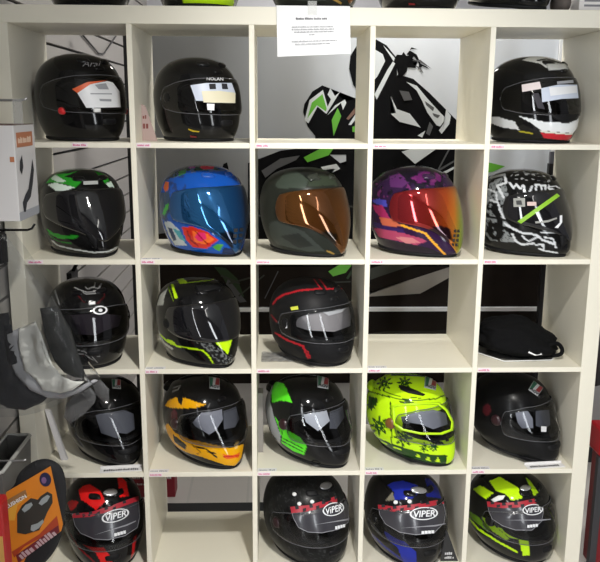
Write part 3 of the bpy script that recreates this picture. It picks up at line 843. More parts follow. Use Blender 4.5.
h.decal('visor_print', [(385, 382), (408, 352), (406, 312), (418, 308), (420, 350), (402, 384)], WHT)
h.decal('visor_print', [(286, 296), (300, 296), (326, 350), (312, 352)], WHT)
h.decal('visor_print', [(288, 350), (350, 340), (392, 322), (394, 330), (352, 352), (292, 362)], M('grey_sticker', (.3, .3, .28), .5))
h.decal('visor_print', [(244, 240), (288, 238), (290, 260), (246, 262)], M('pale_pink_print', (.6, .45, .42), .5))
h.decal('visor_print', [(176, 222), (232, 218), (236, 268), (180, 272)], M('grey_sticker'))
h.decal('visor_print', [(190, 235), (215, 232), (222, 258), (194, 258)], M('black_print', (.01, .01, .01), .4), off=.0022)
raised(h, 'chin_vent', [(415, 430), (440, 420), (450, 470), (425, 500)], BLACK_MATT)

# row 3 -------------------------------------------------------------------------------------------
h = helmet('31', 3, 1, 0.150, 0.135, 20, 0.960, (10, 25, 445, 550), 'black helmet facing front with fine silver line art and an oval visor badge', visor='smoke', design=[
    ('s', lin(70, 14, 20), [(185, 140), (215, 185), (290, 192)], 5), ('s', lin(70, 14, 20), [(330, 110), (320, 160), (290, 190)], 5),
    ('s', lin(140, 140, 140), [(65, 105), (75, 140), (88, 188)], 5), ('s', lin(120, 120, 120), [(45, 130), (58, 160), (70, 192)], 4),
    ('s', lin(150, 150, 150), [(170, 96), (200, 115), (240, 130), (290, 120), (310, 80)], 6),
    ('s', lin(150, 150, 150), [(205, 125), (230, 140), (285, 138), (300, 100)], 5),
    ('s', lin(130, 130, 130), [(240, 110), (262, 100), (290, 108)], 5), ('s', lin(130, 130, 130), [(225, 95), (238, 112)], 4), ('s', lin(130, 130, 130), [(280, 72), (272, 100)], 4),
    ('s', lin(120, 120, 120), [(150, 445), (200, 455), (240, 485), (268, 525)], 5), ('s', lin(120, 120, 120), [(160, 465), (205, 475), (245, 510)], 4),
    ('s', lin(120, 120, 120), [(388, 500), (402, 470), (425, 445)], 5), ('s', lin(120, 120, 120), [(268, 490), (290, 488)], 4)])
furniture(h, top=True)
uv, fs = h.band(295, 234, 38, 25, .26); h._proj_mesh('badge_ring', uv, fs, WHT, 'visor', .002, 0, None)
h.decal('badge_centre', h.ell(297, 235, 11, 9), WHT)
raised(h, 'visor_latch_glint', [(238, 186), (272, 184), (272, 200), (240, 202)], M('white_plastic'), surf='visor')  # white spot modelled for the highlight above this visor
h.decal('visor_leaflet', [(100, 250), (300, 250), (420, 270), (400, 330), (320, 350), (270, 372), (160, 360)], M('lilac_leaflet', lin(120, 112, 124), .6), off=-.007)

h = helmet('32', 3, 2, 0.512, 0.140, 38, 0.960, (45, 40, 507, 545), 'black helmet with neon yellow flashes, pointed neon chin panel and black visor', visor='dark', style='pointed',
  visor_bottom=[(0, -.042), (20, -.043), (45, -.040), (70, -.030), (88, -.010)], design=[
    ('p', lin(170, 172, 168), [(52, 205), (72, 145), (120, 105), (100, 160), (92, 202)]),
    ('p', NEON, [(160, 52), (200, 52), (232, 88), (186, 88)]), ('p', NEON, [(134, 86), (148, 88), (174, 168), (158, 170)]),
    ('s', lin(120, 150, 30), [(120, 100), (150, 185)], 5),
    ('s', lin(150, 190, 25), [(225, 84), (350, 72), (385, 56)], 6),
    ('s', lin(170, 172, 168), [(58, 350), (85, 410), (135, 445)], 12),
    ('s', NEON, [(70, 365), (105, 400), (160, 428), (235, 442), (300, 455), (330, 485), (352, 525)], 8),
    ('p', NEON, [(98, 388), (148, 404), (158, 424), (125, 418)]),
    ('noise', lin(105, 108, 108), [(255, 405), (330, 400), (420, 480), (470, 490), (460, 530), (380, 535), (330, 460)], 120, .12),
    ('p', NEON, [(352, 400), (466, 380), (432, 480)])])
furniture(h, brow=False, chin=False, pivot=True, pivot_mat=BLACK_MATT)
raised(h, 'brow_vent', [(265, 110), (400, 95), (420, 120), (290, 150)], BLACK_MATT, off=.005)

RD = lin(165, 28, 38)
h = helmet('33', 3, 3, 0.887, 0.140, 38, 0.950, (55, 25, 505, 550), 'matt black helmet with thin red pinstripes and a clear visor', style='sport', visor='clear', finish='matt', base=(.008, .008, .009), design=[
    ('s', RD, [(80, 195), (100, 165), (135, 142), (220, 116), (330, 106)], 11), ('s', RD, [(355, 106), (440, 98)], 9),
    ('s', RD, [(292, 45), (328, 108)], 6), ('s', RD, [(322, 45), (358, 106)], 6),
    ('s', lin(120, 30, 36), [(70, 262), (100, 300)], 9),
    ('s', RD, [(95, 370), (160, 410), (238, 440), (265, 510)], 11), ('s', RD, [(262, 470), (275, 508)], 8)], strap=-60)
furniture(h, mat=BLACK_MATT)
h.decal('visor_leaflet', [(165, 225), (200, 205), (300, 200), (480, 190), (495, 250), (490, 320), (400, 355), (260, 350), (170, 320)], M('grey_leaflet', lin(150, 146, 148), .6), off=-.007)
h.decal('visor_leaflet', [(335, 240), (420, 200), (480, 195), (440, 240), (370, 262)], M('pale_tag_glare', lin(205, 205, 208), .6), off=-.0055)  # second, pale patch stands for white glare on the visor
h.decal('visor_tag', [(174, 216), (212, 208), (216, 228), (180, 234)], M('yellow_tag', lin(205, 210, 70), .5), off=.002)
h.decal('visor_tag', [(148, 308), (158, 306), (160, 336), (150, 338)], WHT, off=.002)

# row 4 -------------------------------------------------------------------------------------------
def shield(H, cx, cy, s, rot):
    """tricolour oval shield badge"""
    s *= .92
    c, sn = math.cos(R(rot)), math.sin(R(rot))
    def tr(pts): return [(cx+s*(x*c+y*sn), cy+s*(-x*sn+y*c)) for x, y in pts]
    b = H.decal('badge', tr([(-1.1, -1), (.9, -1.05), (1.15, .9), (-.7, 1.05)]), M('badge_backing', (.45, .46, .47), .3), 'shell', .0016, .001, label='small tricolour shield badge')
    H.decal('badge_stripe', tr([(-1, -.9), (-.3, -.92), (-.25, .5), (-.62, .9)]), M('badge_green', lin(40, 100, 78), .3), 'shell', .0030, 0, b)
    H.decal('badge_stripe', tr([(-.3, -.92), (.2, -.94), (.2, .3), (-.25, .4)]), M('badge_white', (.6, .61, .62), .3), 'shell', .0030, 0, b)
    H.decal('badge_stripe', tr([(.2, -.94), (.84, -.95), (.95, .25), (.2, .3)]), M('badge_red', lin(150, 52, 56), .3), 'shell', .0030, 0, b)
    H.text('badge_lettering', 'AGV', *tr([(.2, .62)])[0], s*.5, M('badge_ink', (.03, .03, .04), .4), rot, 'shell', .0034, .03, 0., b, 1.2)
LEAF = M('blue_grey_leaflet', lin(134, 136, 148), .6)

h = helmet('41', 4, 1, 0.185, 0.180, 36, 0.950, (80, 10, 530, 510), 'plain gloss black racing helmet behind the hanging plastic bag', visor='clear', style='racer')
furniture(h, top=False, spoiler=True); shield(h, 372, 88, 28, -12)
h.decal('visor_leaflet', [(250, 200), (330, 190), (470, 250), (470, 330), (420, 350), (300, 330)], M('dim_leaflet', lin(84, 86, 96), .6), off=-.008)
h.decal('visor_leaflet', [(245, 240), (330, 232), (395, 300), (360, 370), (270, 335)], M('dim_leaflet', lin(84, 86, 96), .6), off=-.006)

h = helmet('42', 4, 2, 0.525, 0.160, 38, 0.980, (40, 15, 530, 525), 'black and golden yellow racing helmet with a clear visor', visor='clear', style='racer', design=[
    ('p', YEL, [(58, 190), (75, 168), (120, 152), (150, 162), (180, 160), (250, 188), (305, 200), (230, 216), (140, 212), (88, 204)]),
    ('p', K, [(135, 150), (168, 165), (160, 196), (140, 186)]),
    ('s', lin(140, 140, 140), [(110, 100), (150, 92), (140, 112), (105, 120)], 7), ('s', lin(90, 90, 90), [(275, 45), (310, 40), (330, 60)], 6),
    ('e', lin(70, 26, 34), 112, 252, 22, 38),
    ('p', YEL, [(45, 300), (75, 285), (118, 338), (200, 372), (320, 402), (420, 425), (512, 412), (495, 480), (455, 520), (400, 512), (280, 470), (180, 440), (100, 400), (60, 350)]),
    ('p', K, [(100, 340), (180, 400), (175, 425), (110, 385)]), ('s', K, [(220, 410), (290, 425), (350, 470)], 8), ('s', K, [(300, 440), (345, 450)], 7),
    ('s', lin(150, 100, 15), [(210, 395), (260, 440), (240, 450)], 6),
    ('p', lin(225, 95, 30), [(385, 455), (440, 465), (486, 452), (478, 478), (400, 480)]), ('s', lin(190, 40, 30), [(390, 468), (475, 468)], 6),
    ('p', lin(235, 200, 120), [(450, 410), (480, 395), (470, 430), (455, 432)])])
furniture(h, chin=False, spoiler=True, pivot_mat=M('dark_wine_plastic', lin(44, 20, 26), .3), top=False); shield(h, 348, 90, 34, -12)
h.decal('visor_leaflet', [(400, 230), (480, 205), (500, 280), (470, 320), (400, 330)], M('dim_leaflet', lin(84, 86, 96), .6), off=-.008)
h.decal('visor_leaflet', [(215, 290), (270, 235), (390, 200), (395, 280), (350, 335), (310, 355), (230, 310)], LEAF, off=-.006)

h = helmet('43', 4, 3, 0.879, 0.155, 40, 0.970, (50, 25, 548, 528), 'black racing helmet with bright green and silver side panels and clear visor', visor='clear', style='racer', design=[
    ('p', lin(158, 160, 166), [(48, 190), (70, 120), (95, 85), (85, 190), (112, 275), (150, 370), (145, 415), (95, 360), (60, 280)]),
    ('p', GRN, [(90, 130), (108, 74), (160, 92), (180, 120), (212, 195), (150, 185), (95, 195)]),
    ('p', GRN, [(115, 270), (168, 330), (258, 376), (298, 420), (282, 470), (220, 450), (155, 410), (150, 370)]),
    ('s', lin(20, 60, 15), [(165, 385), (278, 436)], 5), ('s', lin(20, 60, 15), [(160, 400), (275, 452)], 5), ('s', K, [(160, 340), (150, 400)], 5)], strap_ring=True, strap=-46)
furniture(h, spoiler=True, top=False, pivot_mat=M('dark_wine_plastic')); shield(h, 385, 86, 36, -12)
h.decal('visor_leaflet', [(430, 215), (510, 195), (520, 270), (470, 330), (430, 330)], M('dim_leaflet', lin(84, 86, 96), .6), off=-.008)
h.decal('visor_leaflet', [(265, 230), (320, 200), (410, 230), (430, 290), (360, 345), (290, 300)], M('pale_blue_leaflet', lin(184, 187, 196), .6), off=-.006)

DG = lin(28, 70, 18)
h = helmet('44', 4, 4, 1.232, 0.160, 42, 0.970, (20, 25, 520, 535), 'neon yellow racing helmet with dark green flower pattern', visor='clear', style='racer', base=lin(196, 240, 22), design=[
    ('p', DG, [(150, 20), (350, 20), (345, 52), (160, 55)]), ('s', lin(150, 200, 30), [(170, 38), (340, 36)], 6),
    ('flower', DG, 125, 105, 44), ('flower', DG, 235, 98, 40), ('flower', DG, 108, 345, 55), ('flower', DG, 240, 402, 50), ('flower', DG, 352, 445, 27), ('flower', DG, 400, 440, 25), ('flower', DG, 60, 230, 32),
    ('s', DG, [(38, 150), (110, 172), (200, 192), (300, 196), (400, 178), (455, 150)], 7), ('s', DG, [(60, 130), (200, 175), (330, 182)], 4),
    ('p', DG, [(40, 178), (90, 190), (95, 215), (60, 260), (40, 240)]),
    ('s', DG, [(165, 210), (172, 330), (180, 440)], 6),
    ('p', lin(60, 90, 20), [(200, 205), (260, 200), (300, 210), (250, 222)]),
    ('p', DG, [(45, 380), (100, 410), (180, 440), (300, 468), (400, 485), (475, 480), (470, 535), (300, 530), (150, 480), (50, 420)]),
    ('s', lin(196, 240, 22), [(120, 432), (150, 445)], 7), ('s', lin(196, 240, 22), [(190, 458), (230, 468)], 8),
    ('p', lin(196, 240, 22), [(360, 515), (375, 490), (390, 520)]), ('p', lin(196, 240, 22), [(412, 520), (428, 492), (440, 522)]), ('p', lin(196, 240, 22), [(310, 500), (322, 482), (335, 505)]),
    ('p', K, [(365, 408), (440, 405), (462, 425), (400, 424)])], strap=-70)
furniture(h, brow=False, chin=False, top=False, spoiler=True, mat=M('neon_plastic', lin(190, 235, 22), .3), pivot_mat=M('bronze_plastic', lin(120, 78, 40), .35))
raised(h, 'brow_vent', [(205, 118), (240, 122), (345, 160), (335, 168), (260, 158), (215, 140)], BLACK_MATT, off=.004)
raised(h, 'chin_vent', [(438, 385), (492, 372), (475, 405), (448, 402)], BLACK_MATT, off=.004)
shield(h, 372, 92, 36, -14)
uvf = [(172, 232), (200, 222), (330, 205), (420, 195), (468, 232), (505, 300), (500, 345), (440, 372), (330, 378), (230, 362), (182, 330)]
for a, b in zip(uvf, uvf[1:]+uvf[:1]):
    pass
cx_, cy_ = 340, 292
inner = [(cx_+(x-cx_)*.91, cy_+(y-cy_)*.86) for x, y in uvf]
def dens(p, k=4): return [(a[0]+(b[0]-a[0])*i/k, a[1]+(b[1]-a[1])*i/k) for a, b in zip(p, p[1:]+p[:1]) for i in range(k)]
o_, i_ = dens(uvf), dens(inner); n_ = len(o_)
h._proj_mesh('visor_frame', o_+i_, [(k, (k+1) % n_, n_+(k+1) % n_, n_+k) for k in range(n_)], M('neon_plastic'), 'visor', .002, .002, h.visor)
h.decal('visor_leaflet', [(215, 275), (260, 262), (270, 330), (230, 325)], M('dim_leaflet', lin(84, 86, 96), .6), off=-.008)
h.decal('visor_leaflet', [(250, 275), (300, 255), (350, 225), (470, 250), (480, 310), (400, 345), (330, 325), (265, 320)], LEAF, off=-.006)

h = helmet('45', 4, 5, 1.597, 0.180, 40, 0.960, (40, 5, 548, 510), 'plain dark grey-black racing helmet facing right with tricolour brow badge', visor='clear', style='racer', finish='satin', base=(.004, .004, .0045), design=[
    ('e', lin(70, 22, 28), 155, 258, 22, 34), ('p', (.009, .009, .0095), [(60, 310), (200, 330), (400, 400), (540, 420), (540, 510), (320, 500), (150, 430)])], strap=-58)
furniture(h, mat=BLACK_MATT, top=False, spoiler=True, pivot_mat=M('dark_wine_plastic')); shield(h, 400, 108, 34, -35)
h.decal('visor_leaflet', [(415, 235), (490, 215), (500, 300), (470, 330), (420, 320)], M('dim_leaflet', lin(84, 86, 96), .6), off=-.008)
h.decal('visor_leaflet', [(305, 260), (370, 240), (400, 280), (405, 335), (345, 345), (320, 315)], LEAF, off=-.006)
h.decal('visor_tag', [(440, 318), (468, 316), (468, 346), (442, 348)], M('pale_tag_glare'), off=.002)
h.decal('visor_leaflet', [(200, 200), (240, 195), (250, 245), (215, 250)], M('grey_leaflet'), off=-.006)

# row 5: clear shields carrying a protective printed film --------------------------------------------
FILM = M('dark_print_film', (.040, .039, .048), .25, coat=.3); FILMRED = M('red_print_film', lin(170, 38, 52), .35)
def film(H, outline, top, bot_w, oval, rot, bars):
    f = H.decal('visor_film', outline, FILM, off=.0016, L=20, label='dark printed protective film')
    H.decal('film_header', top, FILMRED, off=.0024, parent=f)
    n = len(top)//2
    up, lo = top[:n], top[n:][::-1]
    rnd = random.Random(int(oval[0]))
    for k in range(7):                                             # dark checks on the red header
        t = .08+.12*k; i = min(int(t*(n-1)), n-2); u = t*(n-1)-i
        a = (up[i][0]+(up[i+1][0]-up[i][0])*u, up[i][1]+(up[i+1][1]-up[i][1])*u); b = (lo[i][0]+(lo[i+1][0]-lo[i][0])*u, lo[i][1]+(lo[i+1][1]-lo[i][1])*u)
        m_ = ((a[0]+b[0])/2, (a[1]+b[1])/2)
        w = 13
        if k % 2: q = [m_, (m_[0]+w*1.6, m_[1]-w*.5), (b[0]+w*1.4, b[1]-w*.4), b]
        else: q = [a, (a[0]+w*1.4, a[1]-w*.4), (m_[0]+w*1.6, m_[1]-w*.3), m_]
        H.decal('header_check', q, INK_BLACK, off=.0029, parent=f, L=8)
    ol = dens(outline, 5); c = np.mean(ol, 0); il = [(c[0]+(x-c[0])*.985, c[1]+(y-c[1])*.962) for x, y in ol]; m = len(ol)
    H._proj_mesh('film_border', ol+il, [(k, (k+1) % m, m+(k+1) % m, m+k) for k in range(m)], M('grey_film_edge', (.28, .28, .31), .3), 'visor', .0022, 0, f)
    ox, oy, rx, ry = oval
    uv, fs = H.band(ox, oy, rx, ry, .12, rot); H._proj_mesh('logo_oval', uv, fs, WHT, 'visor', .0040, 0, f)
    H.text('logo_lettering', 'VIPER', ox+rx*.04, oy+1, ry*.95, WHT, rot, 'visor', .0044, .02, .25, f, rx*1.5/ry/3.1)
    bx, by, bw = bars; cr_, sr_ = math.cos(R(rot)), math.sin(R(rot))
    for k in range(4):
        x = bx+(k-1.5)*bw*1.12
        y = by-(k-1.5)*bw*1.12*sr_
        H.decal('film_print', [(x-bw/2, y-8), (x+bw/2, y-9), (x+bw/2, y+8), (x-bw/2, y+9)], WHT, off=.0028, parent=f)
    H.decal('film_print', [(bx-150, by-10), (bx+40, by-44), (bx+100, by-60), (bx+98, by-54), (bx+42, by-36)], M('grey_film_edge'), off=.0028, parent=f)

h = helmet('51', 5, 1, 0.172, 0.135, 20, 1.000, (40, -20, 535, 565), 'black and red helmet facing front with printed film on its visor', style='sport', visor='clear', design=[
    ('p', RED, [(138, 105), (165, 85), (205, 80), (270, 128), (296, 195), (235, 232), (190, 190), (150, 165)]),
    ('p', RED, [(380, 60), (400, 52), (432, 90), (442, 172), (385, 178)]),
    ('p', lin(180, 25, 28), [(62, 165), (90, 155), (135, 172), (118, 200), (85, 218)]),
    ('p', RED, [(145, 405), (270, 438), (300, 480), (325, 545), (262, 545), (225, 465)]), ('s', lin(120, 20, 24), [(50, 300), (120, 420), (220, 520)], 10),
    ('p', lin(190, 28, 32), [(455, 410), (478, 385), (455, 500), (430, 530)])])
furniture(h, mat=BLACK_GLOSS)
film(h, [(95, 235), (200, 243), (330, 222), (500, 180), (498, 300), (480, 355), (400, 392), (300, 402), (220, 388), (140, 345), (110, 300)],
     [(95, 232), (200, 240), (330, 218), (500, 178), (500, 205), (330, 246), (200, 266), (98, 258)], 0, (350, 275, 82, 34), 8, (372, 374, 16))
h.decal('brow_badge', h.ell(328, 148, 42, 20), SILV, 'shell', .006, .002)

h = helmet('53', 5, 3, 0.872, 0.135, 34, 1.020, (35, -15, 570, 565), 'dark charcoal helmet with crackled black texture and printed film on its visor', style='sport', visor='clear', finish='satin', base=(.010, .0105, .0105), design=[
    ('noise', (.03, .031, .031), [(0, 0), (600, 0), (600, 700), (0, 700)], 55, .05, True), ('noise', (.006, .006, .006), [(0, 0), (600, 0), (600, 700), (0, 700)], 40, .35)], strap=-50)
furniture(h, mat=BLACK_MATT, pivot_mat=M('dark_wine_plastic'))
film(h, [(215, 245), (330, 236), (430, 205), (540, 160), (568, 215), (565, 320), (500, 362), (400, 382), (320, 378), (262, 352), (232, 300)],
     [(215, 240), (330, 230), (430, 198), (540, 155), (552, 185), (435, 232), (335, 262), (222, 276)], 0, (468, 250, 66, 36), 14, (510, 346, 14))
h.decal('brow_badge', h.ell(422, 124, 36, 20, 15), M('dim_silver_badge', (.3, .3, .31), .3, metal=.6), 'shell', .006, .002)
for a in ((238, 172), (268, 224), (342, 212)):
    raised(h, 'visor_glint', h.ell(*a, 12, 10), M('white_plastic'), surf='visor' if a[1] > 200 else 'shell')  # white dots built for specular glints

BL = lin(28, 42, 150)
h = helmet('54', 5, 4, 1.222, 0.135, 22, 1.000, (20, -20, 505, 565), 'black and blue helmet with printed film on its visor', style='sport', visor='clear', design=[
    ('p', BL, [(160, 120), (190, 100), (245, 88), (330, 108), (345, 140), (300, 190), (195, 208), (200, 160)]),
    ('p', lin(20, 28, 110), [(370, 60), (400, 55), (450, 110), (470, 170), (380, 170), (385, 110)]),
    ('p', BL, [(150, 385), (245, 418), (330, 480), (345, 560), (270, 560), (230, 470), (170, 430)]),
    ('p', lin(120, 115, 100), [(148, 215), (190, 160), (205, 205)]),
    ('s', lin(130, 132, 140), [(50, 318), (90, 360), (132, 408)], 10), ('s', lin(20, 28, 110), [(40, 380), (150, 470), (260, 540)], 14)])
furniture(h, mat=BLACK_GLOSS)
film(h, [(112, 240), (200, 246), (310, 228), (475, 178), (492, 250), (485, 310), (430, 372), (330, 392), (240, 385), (160, 345), (125, 295)],
     [(112, 236), (200, 242), (310, 222), (475, 174), (482, 200), (312, 252), (205, 272), (116, 264)], 0, (368, 268, 78, 36), 9, (394, 370, 16))
h.decal('brow_badge', h.ell(335, 142, 44, 19), SILV, 'shell', .006, .002)
for a in ((212, 218), (287, 208)): raised(h, 'visor_glint', h.ell(*a, 12, 11), M('white_plastic'), surf='visor')  # two bright highlight dots built as white pieces

h = helmet('55', 5, 5, 1.597, 0.135, 34, 0.980, (35, -15, 555, 565), 'black and neon yellow helmet with printed film on its visor', style='sport', visor='clear', design=[
    ('p', NEON, [(165, 108), (218, 72), (330, 128), (358, 188), (300, 216), (262, 180), (208, 168)]),
    ('p', NEON, [(72, 168), (110, 142), (150, 155), (192, 182), (150, 225), (122, 205)]),
    ('p', lin(150, 190, 20), [(368, 50), (395, 70), (445, 140), (420, 164), (390, 100)]),
    ('s', NEON, [(38, 330), (120, 410), (240, 470), (345, 512)], 12),
    ('p', lin(90, 130, 20), [(45, 295), (120, 340), (190, 395), (180, 420), (100, 370), (50, 325)]),
    ('p', NEON, [(128, 330), (175, 350), (300, 440), (285, 455), (200, 410)]), ('p', NEON, [(225, 384), (320, 400), (350, 440), (290, 430)]),
    ('p', NEON, [(352, 440), (402, 430), (420, 520), (382, 530)])])
furniture(h, mat=BLACK_GLOSS)
film(h, [(162, 240), (250, 240), (340, 222), (460, 170), (478, 230), (470, 310), (420, 372), (330, 386), (260, 372), (200, 340), (178, 300)],
     [(162, 236), (250, 236), (340, 216), (460, 166), (466, 194), (345, 248), (255, 266), (168, 268)], 0, (415, 250, 58, 32), 18, (420, 345, 13))
h.decal('brow_badge', h.ell(368, 130, 30, 18, 20), SILV, 'shell', .006, .002)
raised(h, 'visor_glint', [(185, 225), (225, 195), (262, 190), (250, 215), (205, 236)], M('white_plastic'), surf='visor')  # white piece shaped as a highlight on the shield
# ------------------------------------------------------------------ advertising posters on the partition
def clip_poly(p, x0, x1, z0, z1):
    for ax, lim, sg in ((0, x0, 1), (0, x1, -1), (1, z0, 1), (1, z1, -1)):
        q = []
        for i in range(len(p)):
            a, b = p[i-1], p[i]
            ia, ib = sg*(a[ax]-lim) >= 0, sg*(b[ax]-lim) >= 0
            if ia != ib:
                t = (lim-a[ax])/(b[ax]-a[ax]); q.append((a[0]+(b[0]-a[0])*t, a[1]+(b[1]-a[1])*t))
            if ib: q.append(b)
        p = q
        if not p: break
    return p

PB = M('poster_black', lin(14, 14, 16), .6, spec=.1); PW = M('poster_white', lin(222, 226, 228), .45); PG = M('poster_green', lin(105, 190, 50), .45)
PBR = M('poster_brown', lin(130, 95, 80), .45); PGY = M('poster_grey', lin(92, 92, 94), .45); PDK = M('poster_dark', lin(40, 34, 30), .6, spec=.1, vary=.35, vscale=6)
PTN = M('poster_stone', lin(158, 151, 142), .5, vary=.15, vscale=10); PDG = M('poster_dark_green', lin(40, 62, 28), .5)
PMS = M('poster_moss', lin(56, 58, 48), .5, vary=.2, vscale=12)
def poster_bg():
    """poster backdrop with light falloff painted in: mid grey on the left to near white on the right, faint mottling"""
    m = bpy.data.materials.new('poster_backdrop'); m.use_nodes = True; nt = m.node_tree; b = nt.nodes['Principled BSDF']
    tc = nt.nodes.new('ShaderNodeTexCoord'); sx = nt.nodes.new('ShaderNodeSeparateXYZ'); rp = nt.nodes.new('ShaderNodeValToRGB')
    mr = nt.nodes.new('ShaderNodeMapRange'); mr.inputs[1].default_value = -.75; mr.inputs[2].default_value = .75
    nt.links.new(tc.outputs['Object'], sx.inputs[0]); nt.links.new(sx.outputs[0], mr.inputs[0]); nt.links.new(mr.outputs[0], rp.inputs[0])
    rp.color_ramp.elements[0].position = .15; rp.color_ramp.elements[0].color = (*lin(142, 143, 144), 1)  # darker left end puts the light falloff into the colour
    rp.color_ramp.elements[1].position = .65; rp.color_ramp.elements[1].color = (*lin(222, 226, 232), 1)
    nt.links.new(rp.outputs[0], b.inputs['Base Color']); b.inputs['Roughness'].default_value = .5
    return m
CX, CZ = 1.05, 1.33
poster = empty('wall_poster', (CX, PART_Y, CZ))
tag(poster, 'large printed poster of a motorcycle rider in black, white and green leathers behind the shelves', 'poster')
mb = MB(); mb.box((.184-CX, -.003, .7275-CZ), (1.915-CX, -.0005, 1.94-CZ)); mb.build('backdrop', poster_bg(), poster)
pr = MB(); pr_m = [PB, PW, PG, PBR, PGY, PDK, PTN, PDG, PMS]
y = [-.0034]
def ink(key, mi, pts=None):
    p = clip_poly(pts or POSTER[key], .186, 1.912, .730, 1.935)
    if len(p) < 3: return
    n = len(p); ar = sum(p[i][0]*p[(i+1) % n][1]-p[(i+1) % n][0]*p[i][1] for i in range(n))
    if ar < 0: p = p[::-1]
    pr.mi = mi
    bm = bmesh.new(); f = bm.faces.new([bm.verts.new((a-CX, y[0], b-CZ)) for a, b in p]); bmesh.ops.triangulate(bm, faces=[f])
    bm.verts.index_update(); pr.add([tuple(v.co) for v in bm.verts], [tuple(v.index for v in g.verts) for g in bm.faces]); bm.free()
    y[0] -= .00012
DKX = lambda p: [(.7638+(x-.7638)*1.143, 1.5626+(z-1.5626)*1.143) for x, z in p]
DKPOLY = DKX([(.25, .80), (.25, 1.10), (.40, 1.12), (.62, 1.14), (.9, 1.2), (1.2, 1.3), (1.42, 1.24), (1.46, 1.10), (1.6, 1.05), (1.78, 1.02), (1.78, .80)])
ink('', 5, DKPOLY); ink('dark5', 5); ink('tangle', 0)
for k, mi in [('body', 0), ('visor_black', 0), ('g_white', 1), ('g_green', 2), ('g_white2', 1), ('g_green2', 2), ('g_brown', 3), ('g_white3', 1), ('g_green3', 2),
              ('helm_black', 0), ('h_white', 1), ('h_edge', 1), ('h_white2', 1), ('hair', 0), ('hair2', 0), ('strand', 4), ('strand2', 0), ('strand3', 4), ('stripe', 1), ('cuff', 1), ('scrib', 4), ('scrib2', 4),
              ('curve', 3), ('curve', 1), ('shine', 4), ('dot', 1), ('dot2', 4), ('lever', 2), ('sheen1', 4), ('sheen2', 1), ('cable', 1), ('cable2', 4), ('wedge', 1),
              ('greenspot', 2), ('greentail', 2), ('sweep2', 8), ('sweep', 6), ('gr_a', 7), ('gr_b', 2), ('spike', 0), ('wheelhi', 4)]:
    ink(k, mi)
rnd = random.Random(3)
for k in range(46):                                               # tangle of levers, cables and engine parts
    a, b = rnd.uniform(.30, 1.40), rnd.uniform(.86, 1.36)
    if b > 1.12+.2*(a-.3): continue
    L, w, t = rnd.uniform(.03, .14), rnd.uniform(.003, .009), rnd.uniform(-.6, 1.2)
    if b < 1.0 and a > 1.04: continue
    dx, dz = math.cos(t)*L, math.sin(t)*L; nx, nz = -math.sin(t)*w, math.cos(t)*w
    ink('', rnd.choice([4, 4, 8, 8, 7]), DKX([(a, b), (a+dx, b+dz), (a+dx+nx, b+dz+nz), (a+nx, b+nz)]))
pr.build('printed_picture', PB, poster, mats=pr_m)
p2 = empty('wall_poster', (CX, PART_Y, .546)); tag(p2, 'dark brown lower poster panel under the white strip behind the shelves', 'poster')
mb = MB(); mb.box((.184-CX, -.003, -.162), (2.02-CX, -.0005, .163)); mb.build('backdrop', PDK, p2)
pr = MB()
zz = [(-.8+.2*k, -.03+.015*k) for k in range(9)]; n = len(zz)                # one long printed streak
pr.add([(a, -.0034, b) for a, b in zz]+[(a, -.0034, b+.02+.01*math.sin(a*9)) for a, b in zz], [(i, i+1, n+i+1, n+i) for i in range(n-1)])
pr.build('printed_streaks', M('poster_umber', lin(44, 38, 33), .5), p2)

# small things standing behind the shelf
t = empty('cardboard_box', (.262, .64, 0)); tag(t, 'dark red carton with white print standing on the floor behind the lowest shelf row', 'box')
mb = MB(); mb.box((-.092, -.04, 0), (.092, .04, .165)); mb.build('carton', M('dark_red_card', lin(140, 28, 44), .5), t, bevel=.002)
mb = MB()
for (a, b, c, d) in word_bars(-.08, .08, .082, .016, random.Random(4))+word_bars(-.08, .05, .055, .010, random.Random(5)):
    mb.add([(a, -.0405, b), (c, -.0405, b), (c, -.0405, d), (a, -.0405, d)], [(0, 1, 2, 3)])
mb.build('white_print', M('carton_print', (.75, .7, .7), .6), t)
t = empty('upright_post', (1.885, .80, 0)); tag(t, 'thin dark brown post standing behind the scribble-patterned helmet', 'post')
mb = MB(); mb.box((-.011, -.012, 0), (.011, .012, 1.352)); mb.mi = 1; mb.box((-.008, -.008, 1.352), (.008, .008, 1.40))
mb.build('post', M('dark_brown_wood', lin(24, 20, 20), .5), t, mats=[M('dark_brown_wood'), M('grey_post_cap', (.12, .12, .14), .5)])

